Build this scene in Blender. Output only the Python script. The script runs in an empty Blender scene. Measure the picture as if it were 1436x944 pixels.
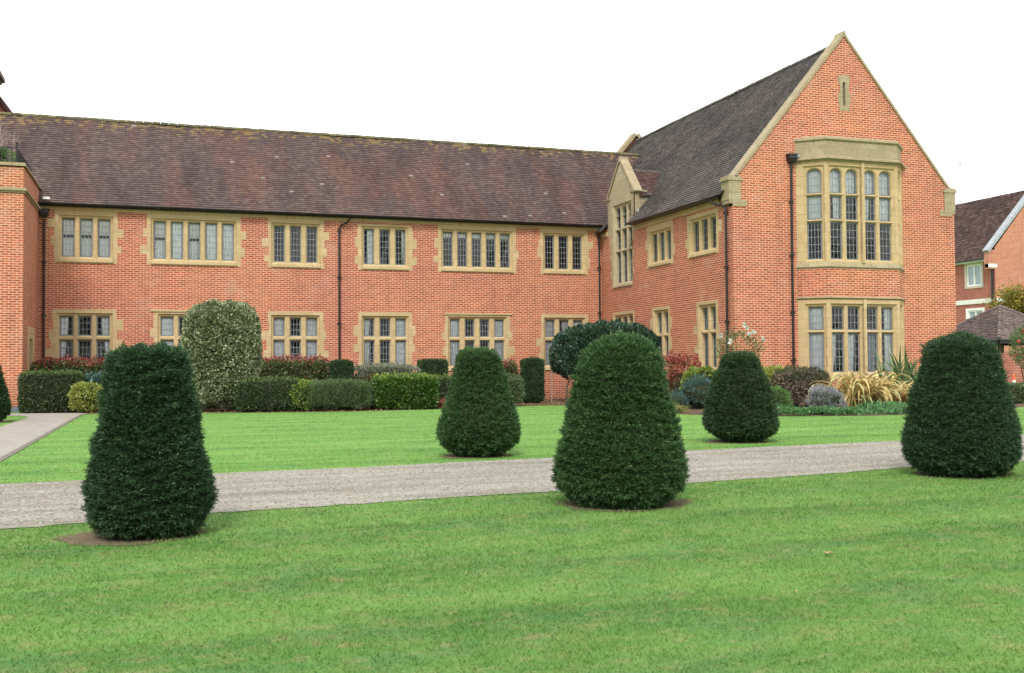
import bpy, bmesh, math, random
import numpy as np
from mathutils import Vector, Matrix
from mathutils.geometry import delaunay_2d_cdt
random.seed(7)
RNG = np.random.default_rng(11)
PI = math.pi
scene = bpy.context.scene
COL = scene.collection

# ------------------------------------------------------------------ materials
def new_mat(name):
    m = bpy.data.materials.new(name); m.use_nodes = True
    nt = m.node_tree; nt.nodes.clear()
    out = nt.nodes.new('ShaderNodeOutputMaterial')
    return m, nt, out

class NT:
    """tiny node-tree helper"""
    def __init__(s, nt): s.nt = nt
    def n(s, t, **kw):
        x = s.nt.nodes.new(t)
        for k, v in kw.items():
            if k == 'inp':
                for kk, vv in v.items():
                    if hasattr(vv, 'is_output') or isinstance(vv, bpy.types.NodeSocket):
                        s.nt.links.new(vv, x.inputs[kk])
                    else:
                        x.inputs[kk].default_value = vv
            else: setattr(x, k, v)
        return x
    def noise(s, vec, scale, detail=4, rough=.6, dist=0):
        return s.n('ShaderNodeTexNoise', inp={'Vector': vec, 'Scale': scale, 'Detail': detail, 'Roughness': rough, 'Distortion': dist}).outputs['Fac']
    def ramp(s, fac, stops, interp='LINEAR'):
        r = s.n('ShaderNodeValToRGB', inp={'Fac': fac}); r.color_ramp.interpolation = interp
        e = r.color_ramp.elements
        while len(e) > 1: e.remove(e[-1])
        e[0].position = stops[0][0]; e[0].color = col4(stops[0][1])
        for p, c in stops[1:]:
            q = e.new(p); q.color = col4(c)
        return r.outputs['Color']
    def mix(s, fac, a, b, mode='MIX'):
        x = s.n('ShaderNodeMix', data_type='RGBA', blend_type=mode)
        for i, v in ((0, fac), (6, a), (7, b)):
            if isinstance(v, bpy.types.NodeSocket): s.nt.links.new(v, x.inputs[i])
            else: x.inputs[i].default_value = v if i == 0 else col4(v)
        return x.outputs[2]
    def math(s, op, a, b=0.0, c=None):
        x = s.n('ShaderNodeMath', operation=op)
        for i, v in enumerate((a, b) if c is None else (a, b, c)):
            if isinstance(v, bpy.types.NodeSocket): s.nt.links.new(v, x.inputs[i])
            else: x.inputs[i].default_value = v
        return x.outputs[0]
    def mapping(s, vec, scale=(1, 1, 1), loc=(0, 0, 0), rot=(0, 0, 0)):
        return s.n('ShaderNodeMapping', inp={'Vector': vec, 'Scale': scale, 'Location': loc, 'Rotation': rot}).outputs[0]
    def bump(s, h, strength, dist=.01):
        return s.n('ShaderNodeBump', inp={'Height': h, 'Strength': strength, 'Distance': dist}).outputs[0]
    def pbsdf(s, color, rough=.7, spec=.3, normal=None, metallic=0):
        x = s.n('ShaderNodeBsdfPrincipled', inp={'Base Color': color if isinstance(color, bpy.types.NodeSocket) else col4(color), 'Roughness': rough, 'Specular IOR Level': spec, 'Metallic': metallic})
        if normal is not None: s.nt.links.new(normal, x.inputs['Normal'])
        return x
def col4(c): return (c[0], c[1], c[2], 1.0)
def geo_pos(h): return h.n('ShaderNodeNewGeometry').outputs['Position']
def island(h): return h.n('ShaderNodeNewGeometry').outputs['Random Per Island']
def uv(h): return h.n('ShaderNodeTexCoord').outputs['UV']

def mat_plain(name, c, rough=.6, spec=.3, var=.15, vscale=8, metallic=0, bumps=0):
    m, nt, out = new_mat(name); h = NT(nt)
    g = geo_pos(h)
    f = h.noise(g, vscale, 5)
    c1 = tuple(x * (1 - var) for x in c); c2 = tuple(min(1, x * (1 + var)) for x in c)
    cc = h.ramp(f, [(.3, c1), (.7, c2)])
    nrm = h.bump(h.noise(g, vscale * 6, 4), bumps) if bumps else None
    b = h.pbsdf(cc, rough, spec, nrm, metallic)
    nt.links.new(b.outputs[0], out.inputs[0]); return m

def mat_brick(name, c1, c2, mortar, warm, dark, bw=.22, rh=.071, ms=.012):
    m, nt, out = new_mat(name); h = NT(nt)
    u = uv(h); g = geo_pos(h)
    br = h.n('ShaderNodeTexBrick', inp={'Vector': u, 'Color1': col4(c1), 'Color2': col4(c2), 'Mortar': col4(mortar), 'Scale': 1.0, 'Mortar Size': ms, 'Mortar Smooth': .15, 'Bias': .0, 'Brick Width': bw, 'Row Height': rh})
    br.offset = .5
    # rows of darker headers, patches of redder and oranger brick, soot and water stains
    hd = h.n('ShaderNodeTexBrick', inp={'Vector': h.mapping(u, loc=(.06, 0, 0)), 'Color1': col4((1, 1, 1)), 'Color2': col4((.48, .36, .42)), 'Mortar': col4((1, 1, 1)), 'Scale': 1.0, 'Mortar Size': 0.0, 'Bias': -.35, 'Brick Width': bw * .5, 'Row Height': rh})
    hd.offset = .5
    inv = h.math('SUBTRACT', 1.0, br.outputs['Fac'])
    c = h.mix(h.math('MULTIPLY', inv, .75), br.outputs['Color'], hd.outputs['Color'], 'MULTIPLY')
    rows = h.noise(h.mapping(u, scale=(.5, 9, 1)), 1.0, 3, .6)
    c = h.mix(h.math('MULTIPLY', h.math('SUBTRACT', rows, .35), .9), c, h.mix(1.0, c, dark, 'MULTIPLY'))
    patch = h.noise(g, .35, 4, .6)
    pf = h.ramp(patch, [(.38, (0, 0, 0)), (.62, (1, 1, 1))])
    c = h.mix(h.math('MULTIPLY', pf, .5), c, h.mix(1.0, c, warm, 'MULTIPLY'))
    sm = h.noise(g, 2.5, 5, .65)
    c = h.mix(h.ramp(sm, [(.5, (0, 0, 0)), (.8, (.45, .45, .45))]), c, h.mix(1.0, c, (.72, .70, .72), 'MULTIPLY'))
    # rain streaks running down the wall, and a damp foot
    st = h.noise(h.mapping(u, scale=(2.2, .22, 1)), 1.0, 5, .7)
    c = h.mix(h.ramp(st, [(.52, (0, 0, 0)), (.74, (.6, .6, .6))]), c, h.mix(1.0, c, (.60, .60, .62), 'MULTIPLY'))
    sz = h.n('ShaderNodeSeparateXYZ', inp={'Vector': g}).outputs['Z']
    dm = h.math('SUBTRACT', h.math('ADD', h.math('MULTIPLY', sz, -.9), .75), h.math('MULTIPLY', sm, .5))
    c = h.mix(h.n('ShaderNodeMapRange', inp={'Value': dm, 'From Min': 0.0, 'From Max': .5, 'To Min': 0.0, 'To Max': .55}).outputs[0], c, h.mix(1.0, c, (.55, .58, .55), 'MULTIPLY'))
    # pale lime bloom
    bl = h.noise(g, 1.1, 6, .7)
    c = h.mix(h.ramp(bl, [(.55, (0, 0, 0)), (.8, (.35, .35, .35))]), c, (.62, .47, .38))
    nrm = h.bump(inv, .5, .006)
    b = h.pbsdf(c, .85, .15, nrm)
    nt.links.new(b.outputs[0], out.inputs[0]); return m

def mat_stone(name, c, lichen=.4):
    m, nt, out = new_mat(name); h = NT(nt)
    g = geo_pos(h); u = uv(h)
    br = h.n('ShaderNodeTexBrick', inp={'Vector': u, 'Color1': col4(c), 'Color2': col4(tuple(x * k for x, k in zip(c, (.80, .78, .74)))), 'Mortar': col4(tuple(x * .68 for x in c)), 'Scale': 1.0, 'Mortar Size': .012, 'Brick Width': .62, 'Row Height': .3})
    f = h.noise(g, 3.5, 6, .65)
    cc = h.mix(h.ramp(f, [(.35, (0, 0, 0)), (.75, (.8, .8, .8))]), br.outputs['Color'], tuple(x * k for x, k in zip(c, (.78, .76, .74))))
    l = h.noise(g, 7, 7, .75)
    cc = h.mix(h.ramp(l, [(.58 - lichen * .12, (0, 0, 0)), (.72, (lichen, lichen, lichen))]), cc, (.13, .125, .09))
    nrm = h.bump(h.noise(g, 30, 5), .25, .01)
    b = h.pbsdf(cc, .85, .2, nrm)
    nt.links.new(b.outputs[0], out.inputs[0]); return m

def mat_tile(name, stops, ridge_z, lichen=(.30, .205, .07), patchstops=None):
    """clay tiles: every tile its own tone, weathered patches, lichen and moss close under the ridge"""
    m, nt, out = new_mat(name); h = NT(nt)
    g = geo_pos(h); r = island(h)
    c = h.ramp(r, stops)
    p = h.noise(h.mapping(g, scale=(.7, .25, .3)), 1.0, 4, .6)
    if patchstops:
        c = h.mix(h.ramp(p, [(.48, (0, 0, 0)), (.66, (.75, .75, .75))]), c, h.ramp(r, patchstops))
    p2 = h.noise(h.mapping(g, scale=(1.5, .4, .35), loc=(9, 3, 1)), .8, 4, .6)
    c = h.mix(h.ramp(p2, [(.45, (0, 0, 0)), (.7, (.65, .65, .65))]), c, h.mix(1.0, c, (.5, .52, .58), 'MULTIPLY'))
    z = h.n('ShaderNodeSeparateXYZ', inp={'Vector': g}).outputs['Z']
    top = h.math('MULTIPLY', h.math('SUBTRACT', z, ridge_z - 1.1), .55)
    ln = h.noise(g, 2.6, 6, .75)
    spk = h.math('MULTIPLY', .5, h.math('ADD', h.math('MULTIPLY', r, .45), h.math('ADD', top, ln)))
    c = h.mix(h.ramp(spk, [(.615, (0, 0, 0)), (.70, (.65, .65, .65))]), c, lichen)
    fl = h.math('FRACT', h.math('MULTIPLY', r, 37.0))
    fl2 = h.math('MULTIPLY', h.math('GREATER_THAN', fl, .9965 if ridge_z < 12 else .9995), h.noise(g, 1.0, 3))
    c = h.mix(h.math('MULTIPLY', fl2, .9), c, (.45, .42, .38))
    nrm = h.bump(h.noise(g, 40, 4), .3, .01)
    b = h.pbsdf(c, .75, .25, nrm)
    nt.links.new(b.outputs[0], out.inputs[0]); return m

def mat_leaf(name, stops, rough=.55, spec=.3, trans=.25, nscale=3.0, nvar=.35, nmul=(.55, .6, .55)):
    m, nt, out = new_mat(name); h = NT(nt)
    g = geo_pos(h); r = island(h)
    c = h.ramp(r, stops)
    f = h.noise(g, nscale, 4)
    c = h.mix(h.ramp(f, [(.4, (nvar * 2,) * 3), (.65, (0, 0, 0))]), c, h.mix(1.0, c, nmul, 'MULTIPLY'))
    b = h.pbsdf(c, rough, spec)
    if trans:
        t = h.n('ShaderNodeBsdfTranslucent', inp={'Color': c})
        mx = h.n('ShaderNodeMixShader', inp={0: trans, 1: b.outputs[0], 2: t.outputs[0]})
        nt.links.new(mx.outputs[0], out.inputs[0])
    else: nt.links.new(b.outputs[0], out.inputs[0])
    return m

def grass_color(h, g, r=None):
    """lawn colour in world metres: mow streaks, yellow and blue-green patches, a little thatch"""
    a = h.noise(h.mapping(g, scale=(.35, 1.5, 1), rot=(0, 0, -.12)), 1.1, 4, .6)
    c = h.ramp(a, [(.36, (.080, .185, .040)), (.5, (.104, .222, .048)), (.64, (.136, .262, .062))])
    b = h.noise(h.mapping(g, scale=(1.0, 1.7, 1), rot=(0, 0, .1)), 2.6, 6, .68)
    c = h.mix(h.ramp(b, [(.48, (0, 0, 0)), (.66, (.75, .75, .75))]), c, (.185, .245, .078))
    d = h.noise(h.mapping(g, scale=(1.0, 1.8, 1), loc=(5, 2, 0)), 1.3, 6, .7)
    c = h.mix(h.ramp(d, [(.49, (0, 0, 0)), (.64, (.55, .55, .55))]), c, (.080, .190, .070))
    e = h.noise(h.mapping(g, scale=(1.2, 2.4, 1), loc=(1, 7, 0)), 4.0, 6, .75)
    near = h.n('ShaderNodeSeparateXYZ', inp={'Vector': g}).outputs['Y']
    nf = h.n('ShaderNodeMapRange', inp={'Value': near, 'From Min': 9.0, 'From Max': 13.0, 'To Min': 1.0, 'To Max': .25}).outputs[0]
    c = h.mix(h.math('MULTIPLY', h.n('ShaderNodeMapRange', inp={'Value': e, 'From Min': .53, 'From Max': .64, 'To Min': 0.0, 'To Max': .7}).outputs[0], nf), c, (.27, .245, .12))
    # mown stripes on the far lawn
    sx = h.n('ShaderNodeSeparateXYZ', inp={'Vector': g}).outputs
    w = h.math('SINE', h.math('ADD', h.math('MULTIPLY', sx['Y'], 4.2), h.math('MULTIPLY', a, 9.0)))
    c = h.mix(h.math('MULTIPLY', h.math('ADD', w, 1.0), .13), c, (.20, .35, .085))
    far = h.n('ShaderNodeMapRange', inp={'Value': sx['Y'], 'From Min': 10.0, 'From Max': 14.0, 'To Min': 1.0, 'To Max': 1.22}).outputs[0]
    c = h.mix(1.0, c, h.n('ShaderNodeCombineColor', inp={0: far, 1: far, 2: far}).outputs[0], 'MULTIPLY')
    if r is not None:
        c = h.mix(.8, c, h.mix(1.0, c, h.ramp(r, [(0, (.92, .94, .88)), (.5, (1, 1, 1)), (.95, (1.1, 1.1, 1.05)), (.985, (1.6, 1.4, 1.5))]), 'MULTIPLY'))
    return c

def mat_grass_ground():
    m, nt, out = new_mat('lawn_turf'); h = NT(nt); g = geo_pos(h)
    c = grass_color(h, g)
    fine = h.noise(h.mapping(g, scale=(1, 1.6, 1)), 55, 5, .7)
    c = h.mix(1.0, c, h.ramp(fine, [(.3, (.72, .72, .72)), (.7, (1.22, 1.22, 1.22))]), 'MULTIPLY')
    nrm = h.bump(h.noise(g, 60, 4, .7), .6, .02)
    b = h.pbsdf(c, .9, .1, nrm); nt.links.new(b.outputs[0], out.inputs[0]); return m
def mat_grass_blade():
    m, nt, out = new_mat('grass_blade'); h = NT(nt); g = geo_pos(h)
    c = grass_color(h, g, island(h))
    c = h.mix(1.0, c, (1.25, 1.2, 1.2), 'MULTIPLY')
    b = h.pbsdf(c, .7, .2)
    t = h.n('ShaderNodeBsdfTranslucent', inp={'Color': c})
    mx = h.n('ShaderNodeMixShader', inp={0: .35, 1: b.outputs[0], 2: t.outputs[0]})
    nt.links.new(mx.outputs[0], out.inputs[0]); return m

def mat_gravel(name, base, pale, dark):
    m, nt, out = new_mat(name); h = NT(nt); g = geo_pos(h)
    a = h.noise(h.mapping(g, scale=(.25, 1.6, 1), rot=(0, 0, -.11)), 1.3, 5, .65)
    c = h.ramp(a, [(.32, base), (.66, pale)])
    v = h.n('ShaderNodeTexVoronoi', inp={'Vector': g, 'Scale': 95.0, 'Randomness': 1.0})
    vc = h.n('ShaderNodeSeparateColor', inp={0: v.outputs['Color']}).outputs[0]
    c = h.mix(1.0, c, h.ramp(vc, [(0, (.68, .67, .65)), (.5, (.97, .97, .97)), (1, (1.35, 1.33, 1.3))]), 'MULTIPLY')
    s = h.noise(g, 5, 7, .8)
    c = h.mix(h.ramp(s, [(.58, (0, 0, 0)), (.74, (.65, .65, .65))]), c, dark)
    k = h.noise(h.mapping(g, scale=(.5, 1.7, 1), loc=(3, 3, 0)), 1.6, 6, .75)
    c = h.mix(h.ramp(k, [(.60, (0, 0, 0)), (.75, (.4, .4, .4))]), c, (.16, .17, .09))
    nrm = h.bump(v.outputs['Distance'], .8, .012)
    b = h.pbsdf(c, .9, .15, nrm); nt.links.new(b.outputs[0], out.inputs[0]); return m

def mat_glass():
    m, nt, out = new_mat('window_glass'); h = NT(nt); g = geo_pos(h)
    fr = h.n('ShaderNodeFresnel', inp={'IOR': 1.47})
    w = h.bump(h.noise(g, 2.6, 2, .5), .12, .05)
    gl = h.n('ShaderNodeBsdfGlossy', inp={'Color': (1, 1, 1, 1), 'Roughness': .03, 'Normal': w})
    tr = h.n('ShaderNodeBsdfTransparent', inp={'Color': (.97, .98, .99, 1)})
    nt.links.new(w, fr.inputs['Normal'])
    mx = h.n('ShaderNodeMixShader', inp={0: fr.outputs[0], 1: tr.outputs[0], 2: gl.outputs[0]})
    nt.links.new(mx.outputs[0], out.inputs[0]); return m

M = {}
M['brick'] = mat_brick('red_brick', (.54, .122, .058), (.36, .070, .038), (.62, .40, .28), (1.15, 1.25, 1.0), (.58, .48, .56), ms=.0125)
M['brick2'] = mat_brick('dark_red_brick', (.42, .085, .06), (.33, .06, .045), (.42, .27, .21), (1.2, 1.3, 1.2), (.8, .75, .8))
M['brick3'] = mat_brick('pale_red_brick', (.56, .17, .10), (.45, .12, .075), (.56, .36, .25), (1.1, 1.2, 1.1), (.8, .75, .8))
M['stone'] = mat_stone('ham_stone', (.60, .455, .25), .30)
M['stone_mid'] = mat_stone('grey_limestone', (.50, .42, .27), .5)
M['stone_old'] = mat_stone('weathered_stone', (.41, .34, .215), .65)
M['tile'] = mat_tile('clay_tile_brown', [(0, (.100, .070, .070)), (.45, (.125, .086, .083)), (.8, (.142, .098, .094)), (1, (.175, .125, .112))], 10.5,
    patchstops=[(0, (.155, .082, .068)), (.5, (.185, .094, .074)), (1, (.225, .120, .088))])
M['tile_grey'] = mat_tile('clay_tile_grey', [(0, (.130, .113, .110)), (.5, (.155, .132, .126)), (1, (.205, .172, .158))], 13.2, lichen=(.16, .15, .07))
M['tile_dormer'] = mat_tile('clay_tile_dormer', [(0, (.075, .045, .045)), (.5, (.11, .06, .055)), (1, (.17, .10, .08))], 9.2, lichen=(.28, .22, .07))
M['tile_far'] = mat_tile('clay_tile_far', [(0, (.06, .035, .034)), (.5, (.10, .055, .05)), (1, (.15, .09, .08))], 16)
M['tile_shed'] = mat_tile('clay_tile_shed', [(0, (.11, .075, .07)), (.5, (.16, .12, .11)), (1, (.22, .17, .15))], 16)
M['black'] = mat_plain('black_iron', (.012, .012, .014), .35, .5, .3)
M['lead'] = mat_plain('lead_sheet', (.33, .35, .38), .5, .4, .2, 4)
M['casement'] = mat_plain('grey_casement', (.20, .235, .26), .5, .4, .1)
M['cames'] = mat_plain('lead_cames', (.27, .29, .30), .5, .4, .1)
M['curtain'] = mat_plain('net_curtain', (.92, .94, .96), .9, .1, .08, 3)
M['blind'] = mat_plain('cream_blind', (.75, .74, .68), .9, .1, .06, 3)
M['drape'] = mat_plain('grey_drape', (.30, .34, .42), .9, .1, .15, 3)
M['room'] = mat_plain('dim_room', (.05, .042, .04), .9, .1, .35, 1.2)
M['white'] = mat_plain('white_paint', (.80, .80, .77), .5, .3, .05)
M['wood'] = mat_plain('dark_door_wood', (.06, .035, .02), .5, .3, .3)
M['soil'] = mat_plain('bark_soil', (.115, .078, .052), .95, .1, .55, 9, bumps=1)
M['bare'] = mat_plain('bare_earth', (.17, .13, .085), .95, .1, .35, 14, bumps=1)
M['concrete'] = mat_plain('concrete', (.30, .275, .235), .9, .2, .16, 3, bumps=.3)
M['plinth'] = mat_plain('blue_plinth', (.16, .18, .23), .8, .2, .15)
M['edging'] = mat_plain('edging', (.17, .155, .13), .9, .2, .25)
M['turf'] = mat_grass_ground(); M['blade'] = mat_grass_blade()
M['gravel'] = mat_gravel('drive_gravel', (.225, .205, .165), (.39, .365, .310), (.14, .13, .095))
M['glass'] = mat_glass()
M['twig'] = mat_plain('twig_mass', (.030, .036, .018), .95, .1, .4, 20)
M['bark'] = mat_plain('bark', (.11, .085, .06), .95, .1, .35, 14, bumps=1)
M['greytwig'] = mat_plain('pale_twig', (.34, .25, .22), .9, .1, .2)
M['plastic_orange'] = mat_plain('orange_plastic', (.75, .13, .03), .4, .4, .05)
M['deadleaf'] = mat_leaf('dead_leaf', [(0, (.30, .17, .06)), (.5, (.42, .28, .13)), (1, (.16, .07, .03))], trans=.1)
L = {}
L['yew'] = mat_leaf('yew_needles', [(0, (0.027, 0.072, 0.033)), (.55, (0.051, 0.117, 0.051)), (.85, (0.090, 0.180, 0.072)), (1, (0.195, 0.285, 0.128))], .5, .3, .25, 5.0, .3)
L['yew2'] = mat_leaf('yew_needles_fresh', [(0, (0.038, 0.095, 0.035)), (.55, (0.074, 0.169, 0.057)), (.85, (0.124, 0.243, 0.078)), (1, (0.230, 0.338, 0.128))], .5, .3, .25, 5.0, .3)
L['yewdark'] = mat_leaf('yew_needles_dark', [(0, (0.029, 0.070, 0.029)), (.6, (0.055, 0.113, 0.043)), (1, (0.145, 0.217, 0.087))], .5, .3, .15)  # deeper green needles of the darker yews, their own colour
L['yewtop'] = mat_leaf('yew_young_tips', [(0, (.10, .15, .035)), (1, (.22, .25, .07))], .6, .2, .3)
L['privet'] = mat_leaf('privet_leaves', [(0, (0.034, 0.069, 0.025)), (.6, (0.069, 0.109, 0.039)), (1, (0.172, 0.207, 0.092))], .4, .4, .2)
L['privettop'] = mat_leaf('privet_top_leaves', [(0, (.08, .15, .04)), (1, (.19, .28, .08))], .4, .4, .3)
L['photinia'] = mat_leaf('photinia_leaves', [(0, (0.062, 0.094, 0.031)), (.5, (0.125, 0.188, 0.062)), (.85, (0.275, 0.338, 0.138)), (1, (0.325, 0.125, 0.075))], .35, .5, .2)
L['photred'] = mat_leaf('photinia_red_tips', [(0, (0.250, 0.044, 0.056)), (.6, (0.425, 0.088, 0.088)), (1, (0.525, 0.213, 0.163))], .4, .4, .3)
L['euonymus'] = mat_leaf('golden_leaves', [(0, (.26, .32, .05)), (.5, (.42, .46, .10)), (1, (.55, .56, .20))], .45, .4, .25)
L['silver'] = mat_leaf('cream_edged_leaves', [(0, (0.098, 0.132, 0.057)), (.45, (0.230, 0.270, 0.138)), (.75, (0.460, 0.483, 0.287)), (1, (0.632, 0.644, 0.437))], .4, .45, .2, 3, .25)
L['green'] = mat_leaf('fresh_green_leaves', [(0, (0.047, 0.111, 0.019)), (.6, (0.093, 0.196, 0.034)), (1, (0.187, 0.289, 0.068))], .35, .5, .25)
L['rosemary'] = mat_leaf('rosemary_leaves', [(0, (0.084, 0.138, 0.060)), (.6, (0.144, 0.204, 0.090)), (1, (0.240, 0.288, 0.144))], .6, .3, .2)
L['rosetop'] = mat_leaf('rosemary_top', [(0, (.11, .22, .06)), (1, (.20, .33, .10))], .6, .3, .2)
L['lav'] = mat_leaf('grey_green_leaves', [(0, (0.168, 0.204, 0.132)), (.6, (0.324, 0.360, 0.252)), (1, (0.504, 0.504, 0.408))], .7, .2, .2)
L['laurel'] = mat_leaf('laurel_leaves', [(0, (0.023, 0.061, 0.036)), (.6, (0.046, 0.102, 0.058)), (1, (0.095, 0.166, 0.090))], .36, .6, .08, 2, .15)
L['redleaf'] = mat_leaf('crimson_leaves', [(0, (0.264, 0.036, 0.048)), (.4, (0.480, 0.084, 0.084)), (.7, (0.540, 0.204, 0.132)), (1, (0.504, 0.360, 0.192))], .5, .3, .3)
L['brownleaf'] = mat_leaf('bronze_leaves', [(0, (.08, .06, .03)), (.5, (.16, .12, .05)), (1, (.24, .24, .10))], .5, .3, .3)
L['lime'] = mat_leaf('lime_leaves', [(0, (.14, .23, .04)), (.6, (.28, .36, .07)), (1, (.40, .46, .12))], .45, .4, .25)
L['blue'] = mat_leaf('blue_green_leaves', [(0, (.055, .13, .11)), (.6, (.11, .22, .19)), (1, (.19, .31, .28))], .6, .3, .2)
L['feather'] = mat_leaf('feathery_leaves', [(0, (0.084, 0.204, 0.048)), (1, (0.216, 0.384, 0.108))], .6, .3, .3)
L['pinkgrey'] = mat_leaf('pink_bronze_leaves', [(0, (0.130, 0.091, 0.072)), (.5, (0.286, 0.195, 0.156)), (.85, (0.442, 0.312, 0.260)), (1, (0.572, 0.468, 0.377))], .6, .3, .2)
L['darktop'] = mat_leaf('dark_small_leaves', [(0, (.035, .06, .025)), (.7, (.07, .11, .04)), (1, (.13, .17, .07))], .5, .3, .2)
L['greymauve'] = mat_leaf('lavender_leaves', [(0, (0.225, 0.240, 0.255)), (.6, (0.390, 0.405, 0.420)), (1, (0.540, 0.525, 0.555))], .8, .2, .2)
L['phorm'] = mat_leaf('striped_strap_leaves', [(0, (0.460, 0.300, 0.112)), (.4, (0.632, 0.504, 0.200)), (.7, (0.713, 0.660, 0.325)), (.88, (0.345, 0.396, 0.150)), (1, (0.517, 0.240, 0.112))], .45, .35, .25, 6, .2, (.7, .6, .5))
L['phormgreen'] = mat_leaf('green_strap_leaves', [(0, (.07, .15, .055)), (.6, (.13, .23, .09)), (1, (.26, .34, .18))], .4, .4, .2)
L['straw'] = mat_leaf('straw_grass', [(0, (.20, .26, .06)), (1, (.46, .42, .17))], .7, .2, .3)
L['cover'] = mat_leaf('ground_cover_leaves', [(0, (0.068, 0.188, 0.066)), (.6, (0.121, 0.300, 0.108)), (1, (0.243, 0.413, 0.156))], .5, .3, .25)
L['autumn'] = mat_leaf('autumn_leaves', [(0, (.24, .17, .03)), (.5, (.42, .30, .05)), (.8, (.32, .32, .07)), (1, (.18, .22, .06))], .5, .3, .35)
L['roseleaf'] = mat_leaf('rose_leaves', [(0, (.07, .15, .05)), (.6, (.13, .24, .08)), (.85, (.26, .32, .14)), (1, (.32, .20, .10))], .5, .3, .25)
L['petalwhite'] = mat_leaf('white_petals', [(0, (.75, .72, .62)), (1, (.85, .84, .80))], .6, .2, .3)
L['petalred'] = mat_leaf('red_petals', [(0, (.62, .06, .05)), (1, (.72, .16, .10))], .6, .2, .3)

# ------------------------------------------------------------------ mesh helpers
def tag(o, label=None, cat=None, group=None, kind=None):
    if label: o['label'] = label
    if cat: o['category'] = cat
    if group: o['group'] = group
    if kind: o['kind'] = kind
    return o
def empty(name, loc=(0, 0, 0), label=None, cat=None, group=None):
    o = bpy.data.objects.new(name, None); COL.objects.link(o); o.location = loc
    o.empty_display_size = .2
    return tag(o, label, cat, group)
def link(name, me, parent=None):
    o = bpy.data.objects.new(name, me); COL.objects.link(o)
    if parent is not None:
        o.parent = parent
        p = parent; off = Vector((0, 0, 0))
        while p is not None: off += Vector(p.location); p = p.parent
        o.location = -off          # meshes are written in world metres
    return o

def auto_uv(me):
    """metre-true UVs: u along the horizontal of each face, v up it"""
    lay = me.uv_layers.new(name='UVMap')
    n = len(me.loops)
    if n == 0: return
    vi = np.empty(n, np.int32); me.loops.foreach_get('vertex_index', vi)
    co = np.empty(len(me.vertices) * 3, np.float32); me.vertices.foreach_get('co', co); co = co.reshape(-1, 3)
    fn = np.empty(len(me.polygons) * 3, np.float32); me.polygons.foreach_get('normal', fn); fn = fn.reshape(-1, 3)
    lt = np.empty(len(me.polygons), np.int32); me.polygons.foreach_get('loop_total', lt)
    nn = np.repeat(fn, lt, axis=0)
    t = np.stack([-nn[:, 1], nn[:, 0], np.zeros(n)], 1)
    ln = np.linalg.norm(t, axis=1); flat = ln < .05
    t[flat] = (1, 0, 0); ln[flat] = 1; t /= ln[:, None]
    b = np.cross(nn, t)
    P = co[vi]
    uvs = np.stack([(P * t).sum(1), (P * b).sum(1)], 1).astype(np.float32)
    lay.data.foreach_set('uv', uvs.ravel())

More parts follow.
